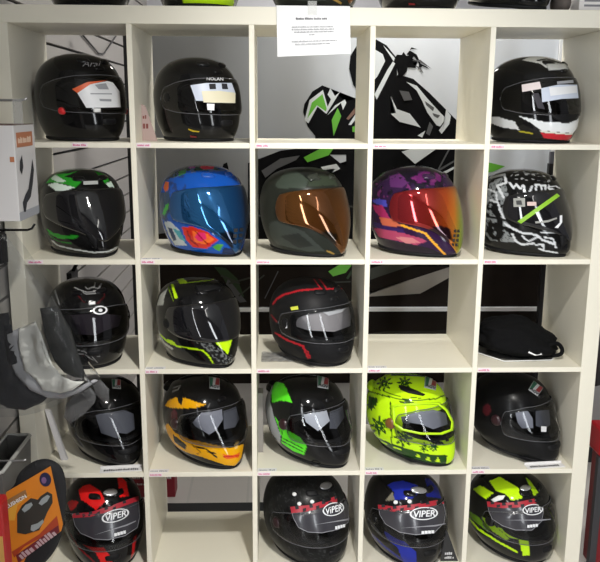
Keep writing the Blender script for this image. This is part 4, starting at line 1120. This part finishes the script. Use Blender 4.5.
# ------------------------------------------------------------------ price strips on the shelf edges
UNDER = {(1, 1): 'the plain black helmet with the orange-cornered sticker', (1, 2): 'the black helmet with the cream sticker', (1, 3): 'the empty cell under the paper notice', (1, 4): 'the empty cell showing the poster rider',
 (1, 5): 'the black, white and red helmet', (2, 1): 'the green and white swirl helmet', (2, 2): 'the blue mirrored helmet', (2, 3): 'the amber-visored olive helmet', (2, 4): 'the purple helmet with red visor', (2, 5): 'the scribble-patterned helmet',
 (3, 2): 'the helmet with the neon chin panel', (3, 3): 'the matt helmet with red pinstripes', (3, 4): 'the empty third-row cell', (3, 5): 'the soft black bag',
 (4, 2): 'the black and golden yellow helmet', (4, 3): 'the black, green and silver helmet', (4, 4): 'the neon yellow flower helmet', (4, 5): 'the dark helmet facing right in the fourth row'}
TAGP = M('label_paper', lin(236, 224, 228), .5)
for (r, c), what in UNDER.items():
    rn = random.Random(r*10+c)
    x0 = .165 if (r, c) == (1, 1) else left(c)+.002
    if (r, c) == (2, 1): x0 = .012
    z = floor_z(r)-.0135
    wd = .046 if c == 1 else .042
    t = empty('price_label', (x0, 0, z)); tag(t, 'pink-print price label below '+what, 'price label', 'price labels on the shelf edges')
    mb = MB(); mb.box((0, -.0006, 0), (wd, .0006, .0125)); mb.build('label_strip', TAGP, t)
    mb = MB()
    for (a, b, cc, d) in word_bars(.003, wd-.003, .0032, .0058, rn): mb.box((a, -.0009, b), (cc, -.0005, d))
    mb.build('pink_print', PINK_INK, t)
    if (r, c) in ((2, 2), (3, 2), (3, 4), (4, 2), (4, 3), (4, 4), (4, 5)):
        mb = MB(); mb.box((-.001, .002, .0137), (.062, .024, .0144)); mb.build('paper_slip', M('slip_paper', lin(228, 226, 226), .6), t)
        mb = MB()
        for (a, b, cc, d) in word_bars(.003, .058, .006, .009, rn): mb.box((a, b, .0144), (cc, d, .0147))
        mb.build('grey_print', M('slip_ink', lin(120, 118, 130), .7), t)

def flat_tag(x, y, rot, w, r, label):
    t = empty('folded_tag', (x, y, floor_z(r)), R(rot)); tag(t, label, 'tag')
    mb = MB(); mb.box((-w/2, 0, .0005), (w/2, .030, .003)); mb.box((-w/2, .029, .0005), (w/2, .032, .010)); mb.build('card', M('slip_paper'), t)
    mb = MB()
    for (a, b, c, d) in word_bars(-w/2+.012, w/2-.01, .006, .013, random.Random(int(x*100)), .15): mb.box((a, b, .003), (c, d, .0034))
    mb.build('black_print', INK_BLACK, t)
flat_tag(.262, .006, 6, .135, 4, 'white card tag with black print lying in front of the helmet behind the plastic bag')
flat_tag(1.665, .006, 6, .13, 4, 'white card tag with black print lying by the dark helmet, fourth row far right')

# leaflets and cards standing in the cells
def slab(name, part, pts, y0, y1, mat, label, cat, bars=None, ink_=INK):
    cx = sum(p[0] for p in pts)/len(pts); z0 = min(p[1] for p in pts)
    t = empty(name, (cx, (y0+y1)/2, z0)); tag(t, label, cat)
    yy = (y1-y0)/2
    mb = MB(); mb.prism([(a-cx, b-z0) for a, b in pts], -yy, yy); mb.build(part, mat, t)
    if bars:
        mb = MB()
        for (x0, x1, z, h) in bars:
            for (a, b, c, d) in word_bars(x0-cx, x1-cx, z-z0, h, random.Random(int(z*1000))): mb.box((a, -yy-.0006, b), (c, -yy+.0002, d))
        mb.build('print', ink_, t)
    return t
slab('leaflet', 'card', [(.3535, floor_z(1)+.0005), (.400, floor_z(1)+.0005), (.3665, 1.568), (.3535, 1.574)], .118, .121, M('pinkish_leaflet', lin(172, 150, 146), .5), 'pinkish printed leaflet leaning left of the helmet with cream sticker', 'leaflet', [(.357, .376, 1.50, .02), (.357, .37, 1.53, .012)], M('leaflet_red', lin(120, 60, 55), .6))
slab('cardboard_sheet', 'card', [(.7065, floor_z(4)+.0005), (.724, floor_z(4)+.0005), (.724, .619), (.7065, .619)], .148, .20, M('grey_card', lin(150, 146, 142), .6), 'narrow grey card standing at the left of the green-sided helmet', 'card')
slab('leaning_strip', 'strip', [(.0455, floor_z(4)+.0005), (.066, floor_z(4)+.0005), (.0185, .579), (.002, .583)], .098, .112, M('white_plastic_strip', lin(190, 188, 190), .4), 'white plastic strip leaning inside the fourth-row cell at far left', 'strip')
slab('info_card', 'card', [(1.331, .0505), (1.392, .0505), (1.350, .165), (1.340, .165)], .03, .034, M('black_card', (.02, .02, .022), .4), 'black triangular card with white print right of the blue helmet', 'card', [(1.345, 1.372, .075, .010), (1.345, 1.378, .060, .009)], M('card_print', (.6, .6, .62), .6))
t = empty('plastic_sheet', (.785, .115, floor_z(3))); tag(t, 'crumpled clear plastic under the matt helmet with red pinstripes', 'plastic')
vs = []; fs = []
for i in range(15):
    for j in range(15):
        vs.append(((i/14-.5)*.13, (j/14-.5)*.10, .002+.008*abs(noise.noise(Vector((i*.7, j*.6, 2))))))
fs = [(i*15+j, (i+1)*15+j, (i+1)*15+j+1, i*15+j+1) for i in range(14) for j in range(14)]
mesh_obj('film', vs, fs, film_mat('crumpled_film', (.8, .8, .8), .1, 1.5, .35, (.45, .45, .46), .6), t, False)

# soft black bag in the third row, far right
t = empty('drawstring_bag', (1.60, .17, floor_z(3))); tag(t, 'soft black fabric bag lying crumpled in the third-row far right cell', 'bag')
bm = bmesh.new(); bmesh.ops.create_icosphere(bm, subdivisions=5, radius=1)
for v in bm.verts:
    x_, y_, z_ = v.co
    n = noise.noise(Vector((x_*1.6, y_*1.6, z_*1.6+3)))*.20+noise.noise(Vector((x_*4+1, y_*4, z_*5)))*.08+abs(noise.noise(Vector((x_*3.1, y_*7, z_*3))))*.07
    s_ = 1+n
    rr = .155 if x_ < 0 else .125
    Z = z_*.068*s_+.052-.018*x_
    v.co = (x_*rr*s_+.0, y_*.115*s_, max(.001, Z*(1-.28*max(0, x_))))
me = bpy.data.meshes.new('bag_body'); bm.to_mesh(me); bm.free()
BAGF = M('black_soft_fabric', (.005, .005, .0055), .9, spec=.1, bump=.25, bscale=120); me.materials.append(BAGF)
for p in me.polygons: p.use_smooth = True
link(bpy.data.objects.new('bag_body', me), t)
mb = MB(); mb.tube([(.085+.03*math.cos(a), -.085+.010*math.sin(a*2), .034+.020*math.sin(a)) for a in np.linspace(0, 2*math.pi, 24, endpoint=False)], .007, 8, True); mb.build('drawn_hem', BAGF, t, True)
mb = MB(); mb.add([(-.012, -.126, .036), (.010, -.132, .028), (.034, -.128, .030), (.022, -.120, .046), (.0, -.119, .050)], [(0, 1, 2, 3, 4)])
o = mb.build('white_tag', M('white_plastic'), t); md = o.modifiers.new('solid', 'SOLIDIFY'); md.thickness = .002
t = empty('plastic_bag', (1.575, .14, floor_z(3))); tag(t, 'clear plastic sleeve lying under the soft black bag', 'bag')
pts = [(-.155, .05), (-.06, -.085), (.10, -.075), (.135, -.02), (.13, .13), (-.15, .16)]
mb = MB(); mb.add([(a, b, .0012) for a, b in pts], [tuple(range(6))]); mb.build('film', film_mat('sleeve_film', (.85, .85, .85), .1, 1.5, .15), t)
mb = MB(); mb.tube([(a, b, .0035) for a, b in pts], .0022, 6, True); mb.build('film_edge', M('frosted_edge', (.75, .75, .74), .4), t, True)

# ------------------------------------------------------------------ notice taped to the top board
t = empty('paper_notice', (.876, -.004, 1.715)); tag(t, 'white printed notice sheet taped to the front of the top board', 'notice')
vs = []; fs = []; nx, nz = 12, 10
for i in range(nx+1):
    for j in range(nz+1):
        a, b = i/nx-.5, j/nz
        vs.append((a*.212+.003*(1-b), -.0012-.006*(1-b)**2*(1+.5*math.sin(a*5)), b*.137-.006*(a-.1)*(1-b)*0+(.010*a*(1-b))))
fs = [(i*(nz+1)+j, (i+1)*(nz+1)+j, (i+1)*(nz+1)+j+1, i*(nz+1)+j+1) for i in range(nx) for j in range(nz)]
o = mesh_obj('sheet', vs, fs, PAPER, t, True)
mb = MB(); rn = random.Random(11)
def note_y(z): b = z/.137; return -.0016-.0093*(1-b)**2-.0008
for (x0, x1, z, h, k) in ((-.050, .042, .099, .0062, 1), (-.062, .058, .0775, .0036, 0), (-.062, .062, .0705, .0036, 0), (-.055, .062, .0635, .0036, 0), (-.012, .004, .056, .0036, 0), (-.062, .070, .038, .0038, 0), (-.052, .050, .0300, .0038, 0)):
    for (a, b, c, d) in word_bars(x0, x1, z, h, rn):
        s_ = .010*(((a+c)/2)/.212)*(1-z/.137)
        mb.mi = k; mb.add([(a, note_y(z), b+s_), (c, note_y(z), b+s_), (c, note_y(z), d+s_), (a, note_y(z), d+s_)], [(0, 1, 2, 3)])
mb.build('print', M('notice_ink', lin(150, 150, 155), .8), t, mats=[M('notice_ink'), M('notice_title_ink', lin(95, 95, 100), .8)])
mb = MB(); mb.box((-.016, -.0022, .112), (.010, -.0010, .150)); mb.build('tape', film_mat('tape', (.95, .95, .93), .2, 1.4, .25, (.85, .85, .84)), t)

# ------------------------------------------------------------------ stock standing on top of the unit
TOPZ = 1.849
def top_helmet(src, x, y, phi, label):
    c = copy_tree(HELM[src].root); c.location = (x, y-.035, TOPZ+.0005); c.rotation_euler = (0, 0, R(phi)); c['label'] = label; c['group'] = 'helmets on top of the shelving unit'
    return c
top_helmet('11', .205, .19, 30, 'black helmet on top of the unit above the first column')
h = Helmet('motorcycle_helmet', 'round', (.535, .155, TOPZ+.0005), R(0), 1., (0, -5), (0, 0, 100, 100), K, nth=90, nt=48, visor='dark', design=[
    ('p', NEON, [(20, 72), (100, 72), (100, 101), (30, 101)]), ('p', K, [(84, 60), (90, 60), (92, 101), (86, 101)]), ('p', NEON, [(10, 20), (40, 5), (60, 12), (30, 34)])])
h.root.rotation_euler.z = R(12); tag(h.root, 'black and neon helmet on top of the unit above the second column', 'helmet', 'helmets on top of the shelving unit')
furniture(h, chin=False)
top_helmet('23', .880, .19, 36, 'olive helmet with amber visor on top of the unit behind the notice')
top_helmet('12', 1.205, .19, 25, 'black helmet on top of the unit above the fourth column')
top_helmet('41', 1.47, .19, 25, 'black helmet on top of the unit above the fifth column, beside the white carton')
t = empty('cardboard_box', (1.75, .13, TOPZ)); tag(t, 'white carton with pink stripes on the top right of the unit', 'box')
mb = MB(); mb.box((-.085, -.09, 0), (.09, .09, .16)); mb.build('carton', M('white_card', lin(222, 218, 216), .5), t, bevel=.002)
mb = MB()
for k in range(4): mb.box((.0, -.0906, .012+.012*k), (.088, -.089, .019+.012*k))
mb.build('pink_stripes', M('pink_card_print', lin(205, 120, 140), .5), t)
mb = MB()
for k in range(2): mb.box((-.07, -.0906, .014+.014*k), (-.02, -.089, .020+.014*k))
mb.build('grey_print', INK, t)
t = empty('cloth_pouch', (1.630, .10, TOPZ)); tag(t, 'small grey cloth pouch beside the white carton on top', 'pouch')
bm = bmesh.new(); bmesh.ops.create_icosphere(bm, subdivisions=3, radius=1)
for v in bm.verts: v.co = (v.co.x*.028, v.co.y*.05, max(0, v.co.z*.035*(1+.2*noise.noise(v.co*2))+.03))
me = bpy.data.meshes.new('pouch_body'); bm.to_mesh(me); bm.free(); me.materials.append(M('grey_cloth', lin(96, 88, 84), .9))
for p in me.polygons: p.use_smooth = True
link(bpy.data.objects.new('pouch_body', me), t)
mb = MB(); mb.tube([(-.02, -.02, .055), (0, -.03, .066), (.02, -.02, .055)], .003, 6); mb.build('drawstring', BLACK_RUB, t, True)

# ------------------------------------------------------------------ goods hanging on the slatwall at the left
def prong(x1, y_, z_, label, mat, tip=.014, r=.0032):
    t = empty('display_hook', (-.062, y_, z_)); tag(t, label, 'hook', 'slatwall hooks')
    mb = MB(); mb.box((-.0005, -.025, -.018), (.004, .025, .018)); mb.build('back_plate', mat, t)
    mb = MB(); L = x1+.062
    mb.tube([(.003, 0, 0), (L-.02, 0, 0), (L-.008, 0, tip*.25), (L, 0, tip)], r, 8); mb.build('prong', mat, t, True)
    return t
STEEL = M('hook_steel', (.45, .45, .46), .3, metal=.9)
prong(.128, -.28, 1.580, 'steel slatwall hook holding the white boxed product', STEEL, .006)
prong(.132, -.30, 1.246, 'black slatwall hook with an upturned tip holding the plastic bag', BLACK_GLOSS, .016)

t = empty('product_box', (.065, -.28, 1.278)); tag(t, 'white product box with orange label and black device picture hanging at left', 'box')
mb = MB(); mb.box((-.055, -.085, 0), (.050, .085, .240)); mb.build('carton', M('white_glossy_card', lin(205, 203, 204), .35), t, bevel=.0015)
mb = MB(); mb.box((-.054, -.084, .240), (.049, .084, .2415)); mb.build('lid', M('brown_card', lin(96, 70, 62), .6), t)
mb = MB(); mb.box((.0495, -.068, .185), (.0508, .062, .222)); mb.build('orange_label', M('orange_label', lin(176, 112, 78), .5), t)
mb = MB()
for (a, b, c, d) in word_bars(-.058, .05, .195, .017, random.Random(8), .2): mb.box((.0506, a, b), (.0512, c, d))
mb.build('label_print', M('label_cream', lin(214, 190, 170), .5), t)
mb = MB()
dev = [(-.055, .150), (-.035, .165), (-.03, .135), (-.045, .115), (-.06, .128)]
dev2 = [(-.055, .045), (-.03, .062), (.0, .075), (.03, .118), (.05, .150), (.058, .120), (.04, .085), (.015, .052), (-.02, .040), (-.035, .018), (-.05, .02)]
for q in (dev, dev2): mb.add([(.0510, a, b) for a, b in q], [tuple(range(len(q)))])
mb.build('device_picture', INK_BLACK, t)
mb = MB(); mb.box((.0495, -.084, .0), (.0507, .084, .022)); mb.build('grey_footer', M('grey_print', (.32, .33, .36)), t)
mb = MB(); mb.tube([(-.035+.014*math.cos(a), -.0853, .195+.022*math.sin(a)) for a in np.linspace(0, 6.28, 2)], .001, 4)
mb = MB(); n = 20; mb.add([(-.028+.017*math.cos(a), -.0856, .196+.026*math.sin(a)) for a in np.linspace(0, 2*math.pi, n, endpoint=False)], [tuple(range(n))]); mb.build('round_logo', M('navy_print', lin(36, 38, 70), .4), t)
mb = MB(); mb.box((.036, -.0858, .150), (.047, -.0852, .163)); mb.build('orange_mark', M('orange_label'), t)
mb = MB(); mb.box((.028, -.010, .240), (.052, -.008, .305)); mb.build('hang_tab', film_mat('tab_film', (.9, .9, .9), .1, 1.5, .3, (.7, .7, .68)), t)

# plastic bag with padded visor liners
BX, BY, BZ = .10, -.30, .73
t = empty('plastic_bag', (BX, BY, BZ)); tag(t, 'clear plastic bag hanging at left over white and navy padded liners', 'bag')
def sheet(pts, y0, bulge, name, mat, parent, thick, L=.02, wr=.0, seed=0):
    flat = wr == 0 and thick and bulge < .005
    cx = sum(p[0] for p in pts)/len(pts); cz = sum(p[1] for p in pts)/len(pts)
    bm = bmesh.new(); f = bm.faces.new([bm.verts.new((a-BX, 0, b-BZ)) for a, b in pts]); bmesh.ops.triangulate(bm, faces=[f])
    bd = [(Vector((a-BX, 0, b-BZ)), Vector((c-BX, 0, d-BZ))) for (a, b), (c, d) in zip(pts, pts[1:]+pts[:1])]
    for _ in range(5):
        es = [e for e in bm.edges if e.calc_length() > L]
        if not es: break
        bmesh.ops.subdivide_edges(bm, edges=es, cuts=1); bmesh.ops.triangulate(bm, faces=[g for g in bm.faces if len(g.verts) > 3])
    for v in bm.verts:
        d = min((v.co-(a+(b-a)*max(0, min(1, (v.co-a).dot(b-a)/((b-a).length_squared+1e-12))))).length for a, b in bd)
        q = min(1, d/(.008 if flat else .03)); v.co.y = y0-BY-bulge*math.sqrt(1-(1-q)**2)+wr*noise.noise(Vector((v.co.x*30+seed, v.co.z*22, seed)))
    bmesh.ops.recalc_face_normals(bm, faces=bm.faces)
    me = bpy.data.meshes.new(name); bm.to_mesh(me); bm.free(); me.materials.append(mat)
    for p in me.polygons: p.use_smooth = True
    if sum(p.normal.y for p in me.polygons) > 0: me.flip_normals()
    o = link(bpy.data.objects.new(name, me), parent)
    if thick: md = o.modifiers.new('solid', 'SOLIDIFY'); md.thickness = thick; md.offset = -1
    return o
FILMB = film_mat('bag_film', (.86, .87, .88), .10, 1.35, .028, (.4, .41, .42), .6)
sheet(BAG['film'], -.325, .016, 'bag_front', FILMB, t, 0, .02, .008, 1)
sheet(BAG['film'], -.262, -.006, 'bag_back', FILMB, t, 0, .03, .006, 5)
sheet(BAG['flap2'], -.30, .004, 'bag_corner', film_mat('bag_corner_film', (.5, .5, .5), .2, 1.4, .5, (.16, .16, .165), .6), t, 0, .015, .006, 9)
sheet(BAG['flap'], -.295, .006, 'bag_corner', film_mat('bag_corner_film'), t, 0, .015, .006, 11)
mb = MB(); mb.box((-.075, -.022, .43), (-.045, .004, .505)); mb.build('header_card', BLACK_MATT, t)
t = empty('helmet_liner', (BX, BY, BZ)); tag(t, 'navy padded liner with white and grey quilted edges inside the hanging bag', 'liner')
sheet(BAG['navy'], -.290, .012, 'navy_padding', M('navy_fabric', lin(14, 15, 26), .8, bump=.2, bscale=90), t, .012, .02, .004, 2)
sheet(BAG['net'], -.292, .012, 'mesh_lining', M('dark_net_fabric', lin(17, 19, 19), .8, vary=.6, vscale=90, bump=.4, bscale=160), t, .010, .015, .002, 3)
sheet(BAG['grey'], -.303, .003, 'grey_quilting', M('grey_quilting', lin(172, 172, 176), .7, vary=.08, vscale=30), t, .008, .012, .0, 4)
sheet(BAG['white'], -.314, .003, 'white_quilting', M('white_quilting', lin(240, 238, 230), .6), t, .008, .012, .0, 6)

# seat cushion with orange card
BX, BY, BZ = .06, -.33, .2
prong(.06, -.29, .585, 'steel slatwall hook behind the black seat cushion', STEEL, .004)
t = empty('seat_cushion', (BX, BY, BZ)); tag(t, 'black rounded seat cushion with orange picture card at bottom left', 'cushion')
def smooth_poly(p, it=2):
    for _ in range(it):
        q = []
        for a, b in zip(p, p[1:]+p[:1]): q += [(a[0]*.75+b[0]*.25, a[1]*.75+b[1]*.25), (a[0]*.25+b[0]*.75, a[1]*.25+b[1]*.75)]
        p = q
    return p
sheet(smooth_poly(PAD['pad']), -.318, .014, 'cushion_pad', M('black_ribbed_fabric', (.008, .008, .010), .8, bump=.5, bscale=90), t, .022, .02)
def printed(pts, y0, name, mat, parent, th=.0008):
    mb = MB(); mb.prism([(a-BX, b-BZ) for a, b in pts], y0-BY-th, y0-BY); return mb.build(name, mat, parent)
card = printed(PAD['card'], -.3335, 'picture_card', M('orange_card', lin(214, 128, 40), .4, vary=.12, vscale=14), t, .002)
Y0 = -.3356
printed(PAD['yel'], Y0, 'card_highlight', M('yellow_print2', lin(220, 160, 60), .4), card)
printed(PAD['red'], Y0, 'card_band', M('rust_print', lin(168, 66, 40), .4), card)
printed(PAD['bot'], Y0-.0005, 'card_footer', M('wine_print', lin(110, 38, 48), .4), card)
printed(PAD['dev'], Y0-.0006, 'device_picture', M('charcoal_print', lin(52, 52, 48), .4), card)
for k in ('lens1', 'lens2', 'lens3'): printed(PAD[k], Y0-.0012, 'picture_highlight', M('pale_print', lin(150, 158, 160), .4), card)
cc = PAD['circ'][0]; printed([(cc[0]+.016*math.cos(a), cc[1]+.021*math.sin(a)) for a in np.linspace(0, 6.2, 20)], Y0-.0006, 'round_logo', M('navy_print'), card)
printed([(cc[0]-.004+.007*math.cos(a), cc[1]-.002+.010*math.sin(a)) for a in np.linspace(0, 6.2, 12)], Y0-.0011, 'round_logo', M('violet_print', lin(120, 90, 130), .4), card)
printed(PAD['title'], Y0-.0006, 'title_plate', M('tan_print', lin(150, 110, 70), .4), card)
v, f = text_mesh('CUSHION', .02)
th_ = math.radians(31); o0 = (.037, .486)
def wtext(s, o0, hgt, sx, mat, yy):
    v, f = text_mesh(s, .02)
    vv = [(o0[0]-BX+hgt*(a*sx*math.cos(th_)-b*math.sin(th_)), yy-BY, o0[1]-BZ+hgt*(a*sx*math.sin(th_)+b*math.cos(th_))) for a, b in v]
    return mesh_obj('title_lettering', vv, f, mat, card)
wtext('CUSHION', (.039, .484), .011, 1.05, PAPER, Y0-.0020)
mb = MB()
for (a, b, c, d) in word_bars(-.066, .066, -.008, .020, random.Random(21), .3):
    q = [(a, b), (c, b), (c, d), (a, d)]
    t2 = math.radians(37)
    mb.add([(.092-BX+x_*math.cos(t2)-z_*math.sin(t2), Y0-.0018-BY, .350-BZ+x_*math.sin(t2)+z_*math.cos(t2)) for x_, z_ in q], [(0, 1, 2, 3)])
mb.build('footer_print', M('pink_grey_print', lin(186, 160, 165), .5), card)

# grey plastic bin, red packet, dark clip and card at the very left
t = empty('storage_bin', (-.025, -.2, .36)); tag(t, 'grey plastic bin with a pale rim on the slatwall at lower left', 'bin')
GB = M('grey_plastic', lin(96, 96, 94), .5); RIM = M('pale_plastic_rim', lin(170, 170, 166), .4)
def taper(x0, x1, y0, y1, z0, z1, k):
    cx, cy = (x0+x1)/2, (y0+y1)/2
    lo = [(cx+(x-cx)*k, cy+(y_-cy)*k, z0) for x, y_ in ((x0, y0), (x1, y0), (x1, y1), (x0, y1))]; hi = [(x0, y0, z1), (x1, y0, z1), (x1, y1, z1), (x0, y1, z1)]
    return lo+hi
mb = MB(); vs = taper(-.034, .040, -.16, .10, .0, .222, .85); mb.add(vs, [(0, 3, 2, 1), (0, 1, 5, 4), (1, 2, 6, 5), (2, 3, 7, 6), (3, 0, 4, 7)])
o = mb.build('bin_body', GB, t); md = o.modifiers.new('solid', 'SOLIDIFY'); md.thickness = .003
mb = MB(); mb.tube([(-.034, -.16, .222), (.034, -.16, .222), (.040, -.154, .222), (.040, .094, .222), (.034, .10, .222), (-.034, .10, .222)], .0055, 8, True); mb.build('rim', RIM, t, True)
t = empty('paper_sack', (.0, -.45, 0)); tag(t, 'red sack with a yellow patch at the bottom left edge beside the seat cushion', 'sack')
mb = MB(); mb.box((-.055, -.03, 0), (.050, .03, .555)); mb.build('sack', M('red_packet', lin(170, 26, 30), .4), t, bevel=.010)
mb = MB(); mb.box((.018, -.0312, .345), (.0485, -.029, .460)); mb.build('yellow_print', M('packet_yellow', lin(200, 150, 80), .5), t)
t = empty('security_clip', (.033, -.345, 1.165)); tag(t, 'black plastic clip at the left edge beside the bag hook', 'clip')
mb = MB(); mb.box((-.04, -.012, 0), (.028, .012, .062)); mb.build('clip_body', BLACK_MATT, t, bevel=.003)
mb = MB(); mb.tube([(-.01, 0, .062), (-.01, .03, .08)], .003, 6); mb.build('clip_pin', BLACK_GLOSS, t)
t = empty('price_card', (-.0615, -.11, .700)); tag(t, 'small white card on the slatwall at the left edge beside the hanging bag', 'card')
mb = MB(); mb.box((0, -.06, 0), (.0012, .035, .085)); mb.build('card', PAPER, t)
mb = MB()
for k in range(3):
    for (a, b, c, d) in word_bars(-.05, .03, .014+.022*k, .009, random.Random(k)): mb.box((.001, a, b), (.0016, c, d))
mb.build('print', INK, t)
# wire bracket and hook on the slatwall seen through the first column
t = empty('wire_bracket', (-.055, 1.45, 1.81)); tag(t, 'thin bent wire bracket on the slatwall seen through the top left cell', 'bracket', 'slatwall hooks')
mb = MB(); mb.tube([(0, -.37, .07), (.0, .0, -.0), (.0, .12, .005), (.0, .44, .115)], .004, 6); mb.build('wire', M('dark_wire', (.05, .05, .05), .4), t, True)
mb = MB(); mb.box((-.007, -.39, .055), (.002, -.35, .085)); mb.build('wire_mount', M('dark_wire'), t)
t = empty('display_hook', (-.062, .75, .90)); tag(t, 'short black hook on the slatwall seen above the silver line art helmet', 'hook', 'slatwall hooks')
mb = MB(); mb.box((-.0005, -.05, -.04), (.02, .05, .02)); mb.build('back_plate', BLACK_MATT, t)
mb = MB(); mb.tube([(.01, .0, .01), (.03, .0, .05), (.03, .0, .09)], .008, 8); mb.build('prong', BLACK_MATT, t, True)

# ------------------------------------------------------------------ right of the unit
t = empty('storage_crate', (2.07, .14, 0)); tag(t, 'red plastic crate with a bright rim right of the shelving unit', 'crate')
RP = M('red_crate_plastic', lin(178, 20, 32), .35)
mb = MB(); mb.box((-.20, -.08, .0), (.20, .0, .42)); mb.build('crate_body', M('dark_red_plastic', lin(120, 12, 22), .4), t, bevel=.006)
mb = MB(); mb.box((-.212, -.092, .42), (.212, .012, .515)); mb.build('rim', RP, t, bevel=.008)
t = empty('motorcycle_jacket', (2.12, .30, .56)); tag(t, 'black jacket hanging above the red crate at the right edge', 'jacket')
bm = bmesh.new(); bmesh.ops.create_icosphere(bm, subdivisions=4, radius=1)
for v in bm.verts:
    q = 1+.08*noise.noise(v.co*3); v.co = (v.co.x*.22*q, v.co.y*.10*q, v.co.z*.46*q+.50)
me = bpy.data.meshes.new('torso'); bm.to_mesh(me); bm.free(); me.materials.append(M('black_leather', (.018, .018, .02), .4, bump=.2, bscale=80))
for p in me.polygons: p.use_smooth = True
link(bpy.data.objects.new('torso', me), t)
for s_ in (-1, 1):
    mb = MB(); mb.tube([(s_*.14, 0, .86), (s_*.22, -.02, .74), (s_*.255, -.04, .50), (s_*.25, -.06, .22), (s_*.245, -.07, .06)], [.07, .072, .062, .052, .045], 14); mb.build('sleeve', M('black_leather'), t, True)
mb = MB(); mb.tube([(.07*math.cos(a), .05*math.sin(a), .95) for a in np.linspace(0, 2*math.pi, 16, endpoint=False)], .02, 8, True); mb.build('collar', M('black_leather'), t, True)
t = empty('display_post', (1.868, .06, 0)); tag(t, 'slim dark grey metal upright beside the right side of the unit', 'post')
mb = MB(); mb.box((-.012, -.012, 0), (.012, .012, .42)); mb.build('upright', M('dark_grey_metal', (.05, .05, .055), .4, metal=.3), t, bevel=.002)
mb = MB(); mb.box((-.016, -.06, 0), (.016, .016, .012)); mb.build('foot', M('dark_grey_metal'), t)
# ------------------------------------------------------------------ camera and light
def camera():
    yaw, pit, rol, f = .0332, -.2163, -.0059, 783.48
    c, s = math.cos(yaw), math.sin(yaw); x = Vector((c, -s, 0)); fh = Vector((s, c, 0)); z = Vector((0, 0, 1))
    c, s = math.cos(pit), math.sin(pit); fw = c*fh+s*z; up = -s*fh+c*z
    c, s = math.cos(rol), math.sin(rol); rt = c*x-s*up; up = s*x+c*up
    cd = bpy.data.cameras.new('camera'); o = bpy.data.objects.new('camera', cd); COL.objects.link(o)
    m = Matrix((rt, up, -fw)).transposed().to_4x4(); m.translation = (.7638, -2.3708, 1.5626)
    o.matrix_world = m
    cd.sensor_width = 36; cd.lens = f*36/600; cd.clip_start = .05
    SC.camera = o
camera()
w = bpy.data.worlds.new('world'); SC.world = w; w.use_nodes = True
w.node_tree.nodes['Background'].inputs[0].default_value = (.95, .95, 1., 1); w.node_tree.nodes['Background'].inputs[1].default_value = .27

def tube_light(x, y0, y1, power, z=2.72):
    t = empty('ceiling_light', (x, (y0+y1)/2, z)); tag(t, 'long fluorescent ceiling batten', 'lamp', 'ceiling lights')
    L = y1-y0
    m = MB(); m.box((-.09, -L/2, .06), (.09, L/2, .125)); m.build('housing', M('white_metal', (.8, .8, .8), .4), t)
    m = MB(); m.tube([(-0, -L/2+.03, .03), (0, L/2-.03, .03)], .018, 10); m.build('lamp_tube', emit_mat('tube_glow', (1, .97, .9), 6.), t)
    ld = bpy.data.lights.new('tube_light', 'AREA'); ld.shape = 'RECTANGLE'; ld.size = .14; ld.size_y = L-.06; ld.energy = power; ld.color = (1., .975, .92)
    o = bpy.data.objects.new('tube_light', ld); link(o, t); o.location = (0, 0, .005)
tube_light(-.30, -3.3, -2.1, 18)
tube_light(1.95, -3.3, -1.9, 3)
tube_light(1.25, .50, .86, 18, 2.55)
tube_light(.9, 1.5, 2.6, 13, 2.72)  # unseen back-room lamp, added to brighten the slatwall
def downlight(x, y, aim, power):
    t = empty('ceiling_spotlight', (x, y, 2.80)); tag(t, 'round recessed ceiling spotlight in front of the shelving unit', 'lamp', 'ceiling lights')
    m = MB(); m.tube([(.09*math.cos(a), .09*math.sin(a), .03) for a in np.linspace(0, 2*math.pi, 24, endpoint=False)], .014, 8, True); m.build('bezel', M('white_metal'), t, True)
    ld = bpy.data.lights.new('spotlight', 'SPOT'); ld.energy = power; ld.color = (1., .975, .92); ld.spot_size = R(62); ld.spot_blend = 1.; ld.shadow_soft_size = .06
    o = bpy.data.objects.new('spotlight', ld); link(o, t); o.rotation_euler = (Vector(aim)-t.location).to_track_quat('-Z', 'Y').to_euler()
downlight(1.08, -1.7, (.88, .1, .44), 225)
def shop_window(n, x0, x1, z0, z1, power):
    mb = MB(); mb.box((x0-.05, -3.50, z0-.05), (x1+.05, -3.46, z0)); mb.box((x0-.05, -3.50, z1), (x1+.05, -3.46, z1+.05)); mb.box((x0-.05, -3.50, z0), (x0, -3.46, z1)); mb.box((x1, -3.50, z0), (x1+.05, -3.46, z1))
    struct(mb.build('window_%d' % n, M('white_window_frame', (.8, .8, .8), .4)))
    ld = bpy.data.lights.new('window_daylight', 'AREA'); ld.shape = 'RECTANGLE'; ld.size = x1-x0; ld.size_y = z1-z0; ld.energy = power; ld.color = (.93, .97, 1.)
    o = bpy.data.objects.new('window_daylight', ld); link(o); o.location = ((x0+x1)/2, -3.47, (z0+z1)/2); o.rotation_euler = (R(90), 0, 0)
shop_window(1, -.76, -.42, .25, 2.45, 44)
shop_window(2, 1.92, 2.32, .25, 2.5, 36)
mb = MB(); mb.box((-2.5, -3.60, 0), (4.6, -3.50, 2.85)); struct(mb.build('wall_front', M('warm_grey_wall', lin(120, 116, 110), .8)))
vs = SC.view_settings
SC.display_settings.display_device = 'sRGB'
vs.view_transform = 'Standard'; vs.look = 'None'; vs.gamma = 1; vs.use_curve_mapping = False; vs.exposure = .0
SC.cycles.use_denoising = True
SC.cycles.max_bounces = 8; SC.cycles.transparent_max_bounces = 12
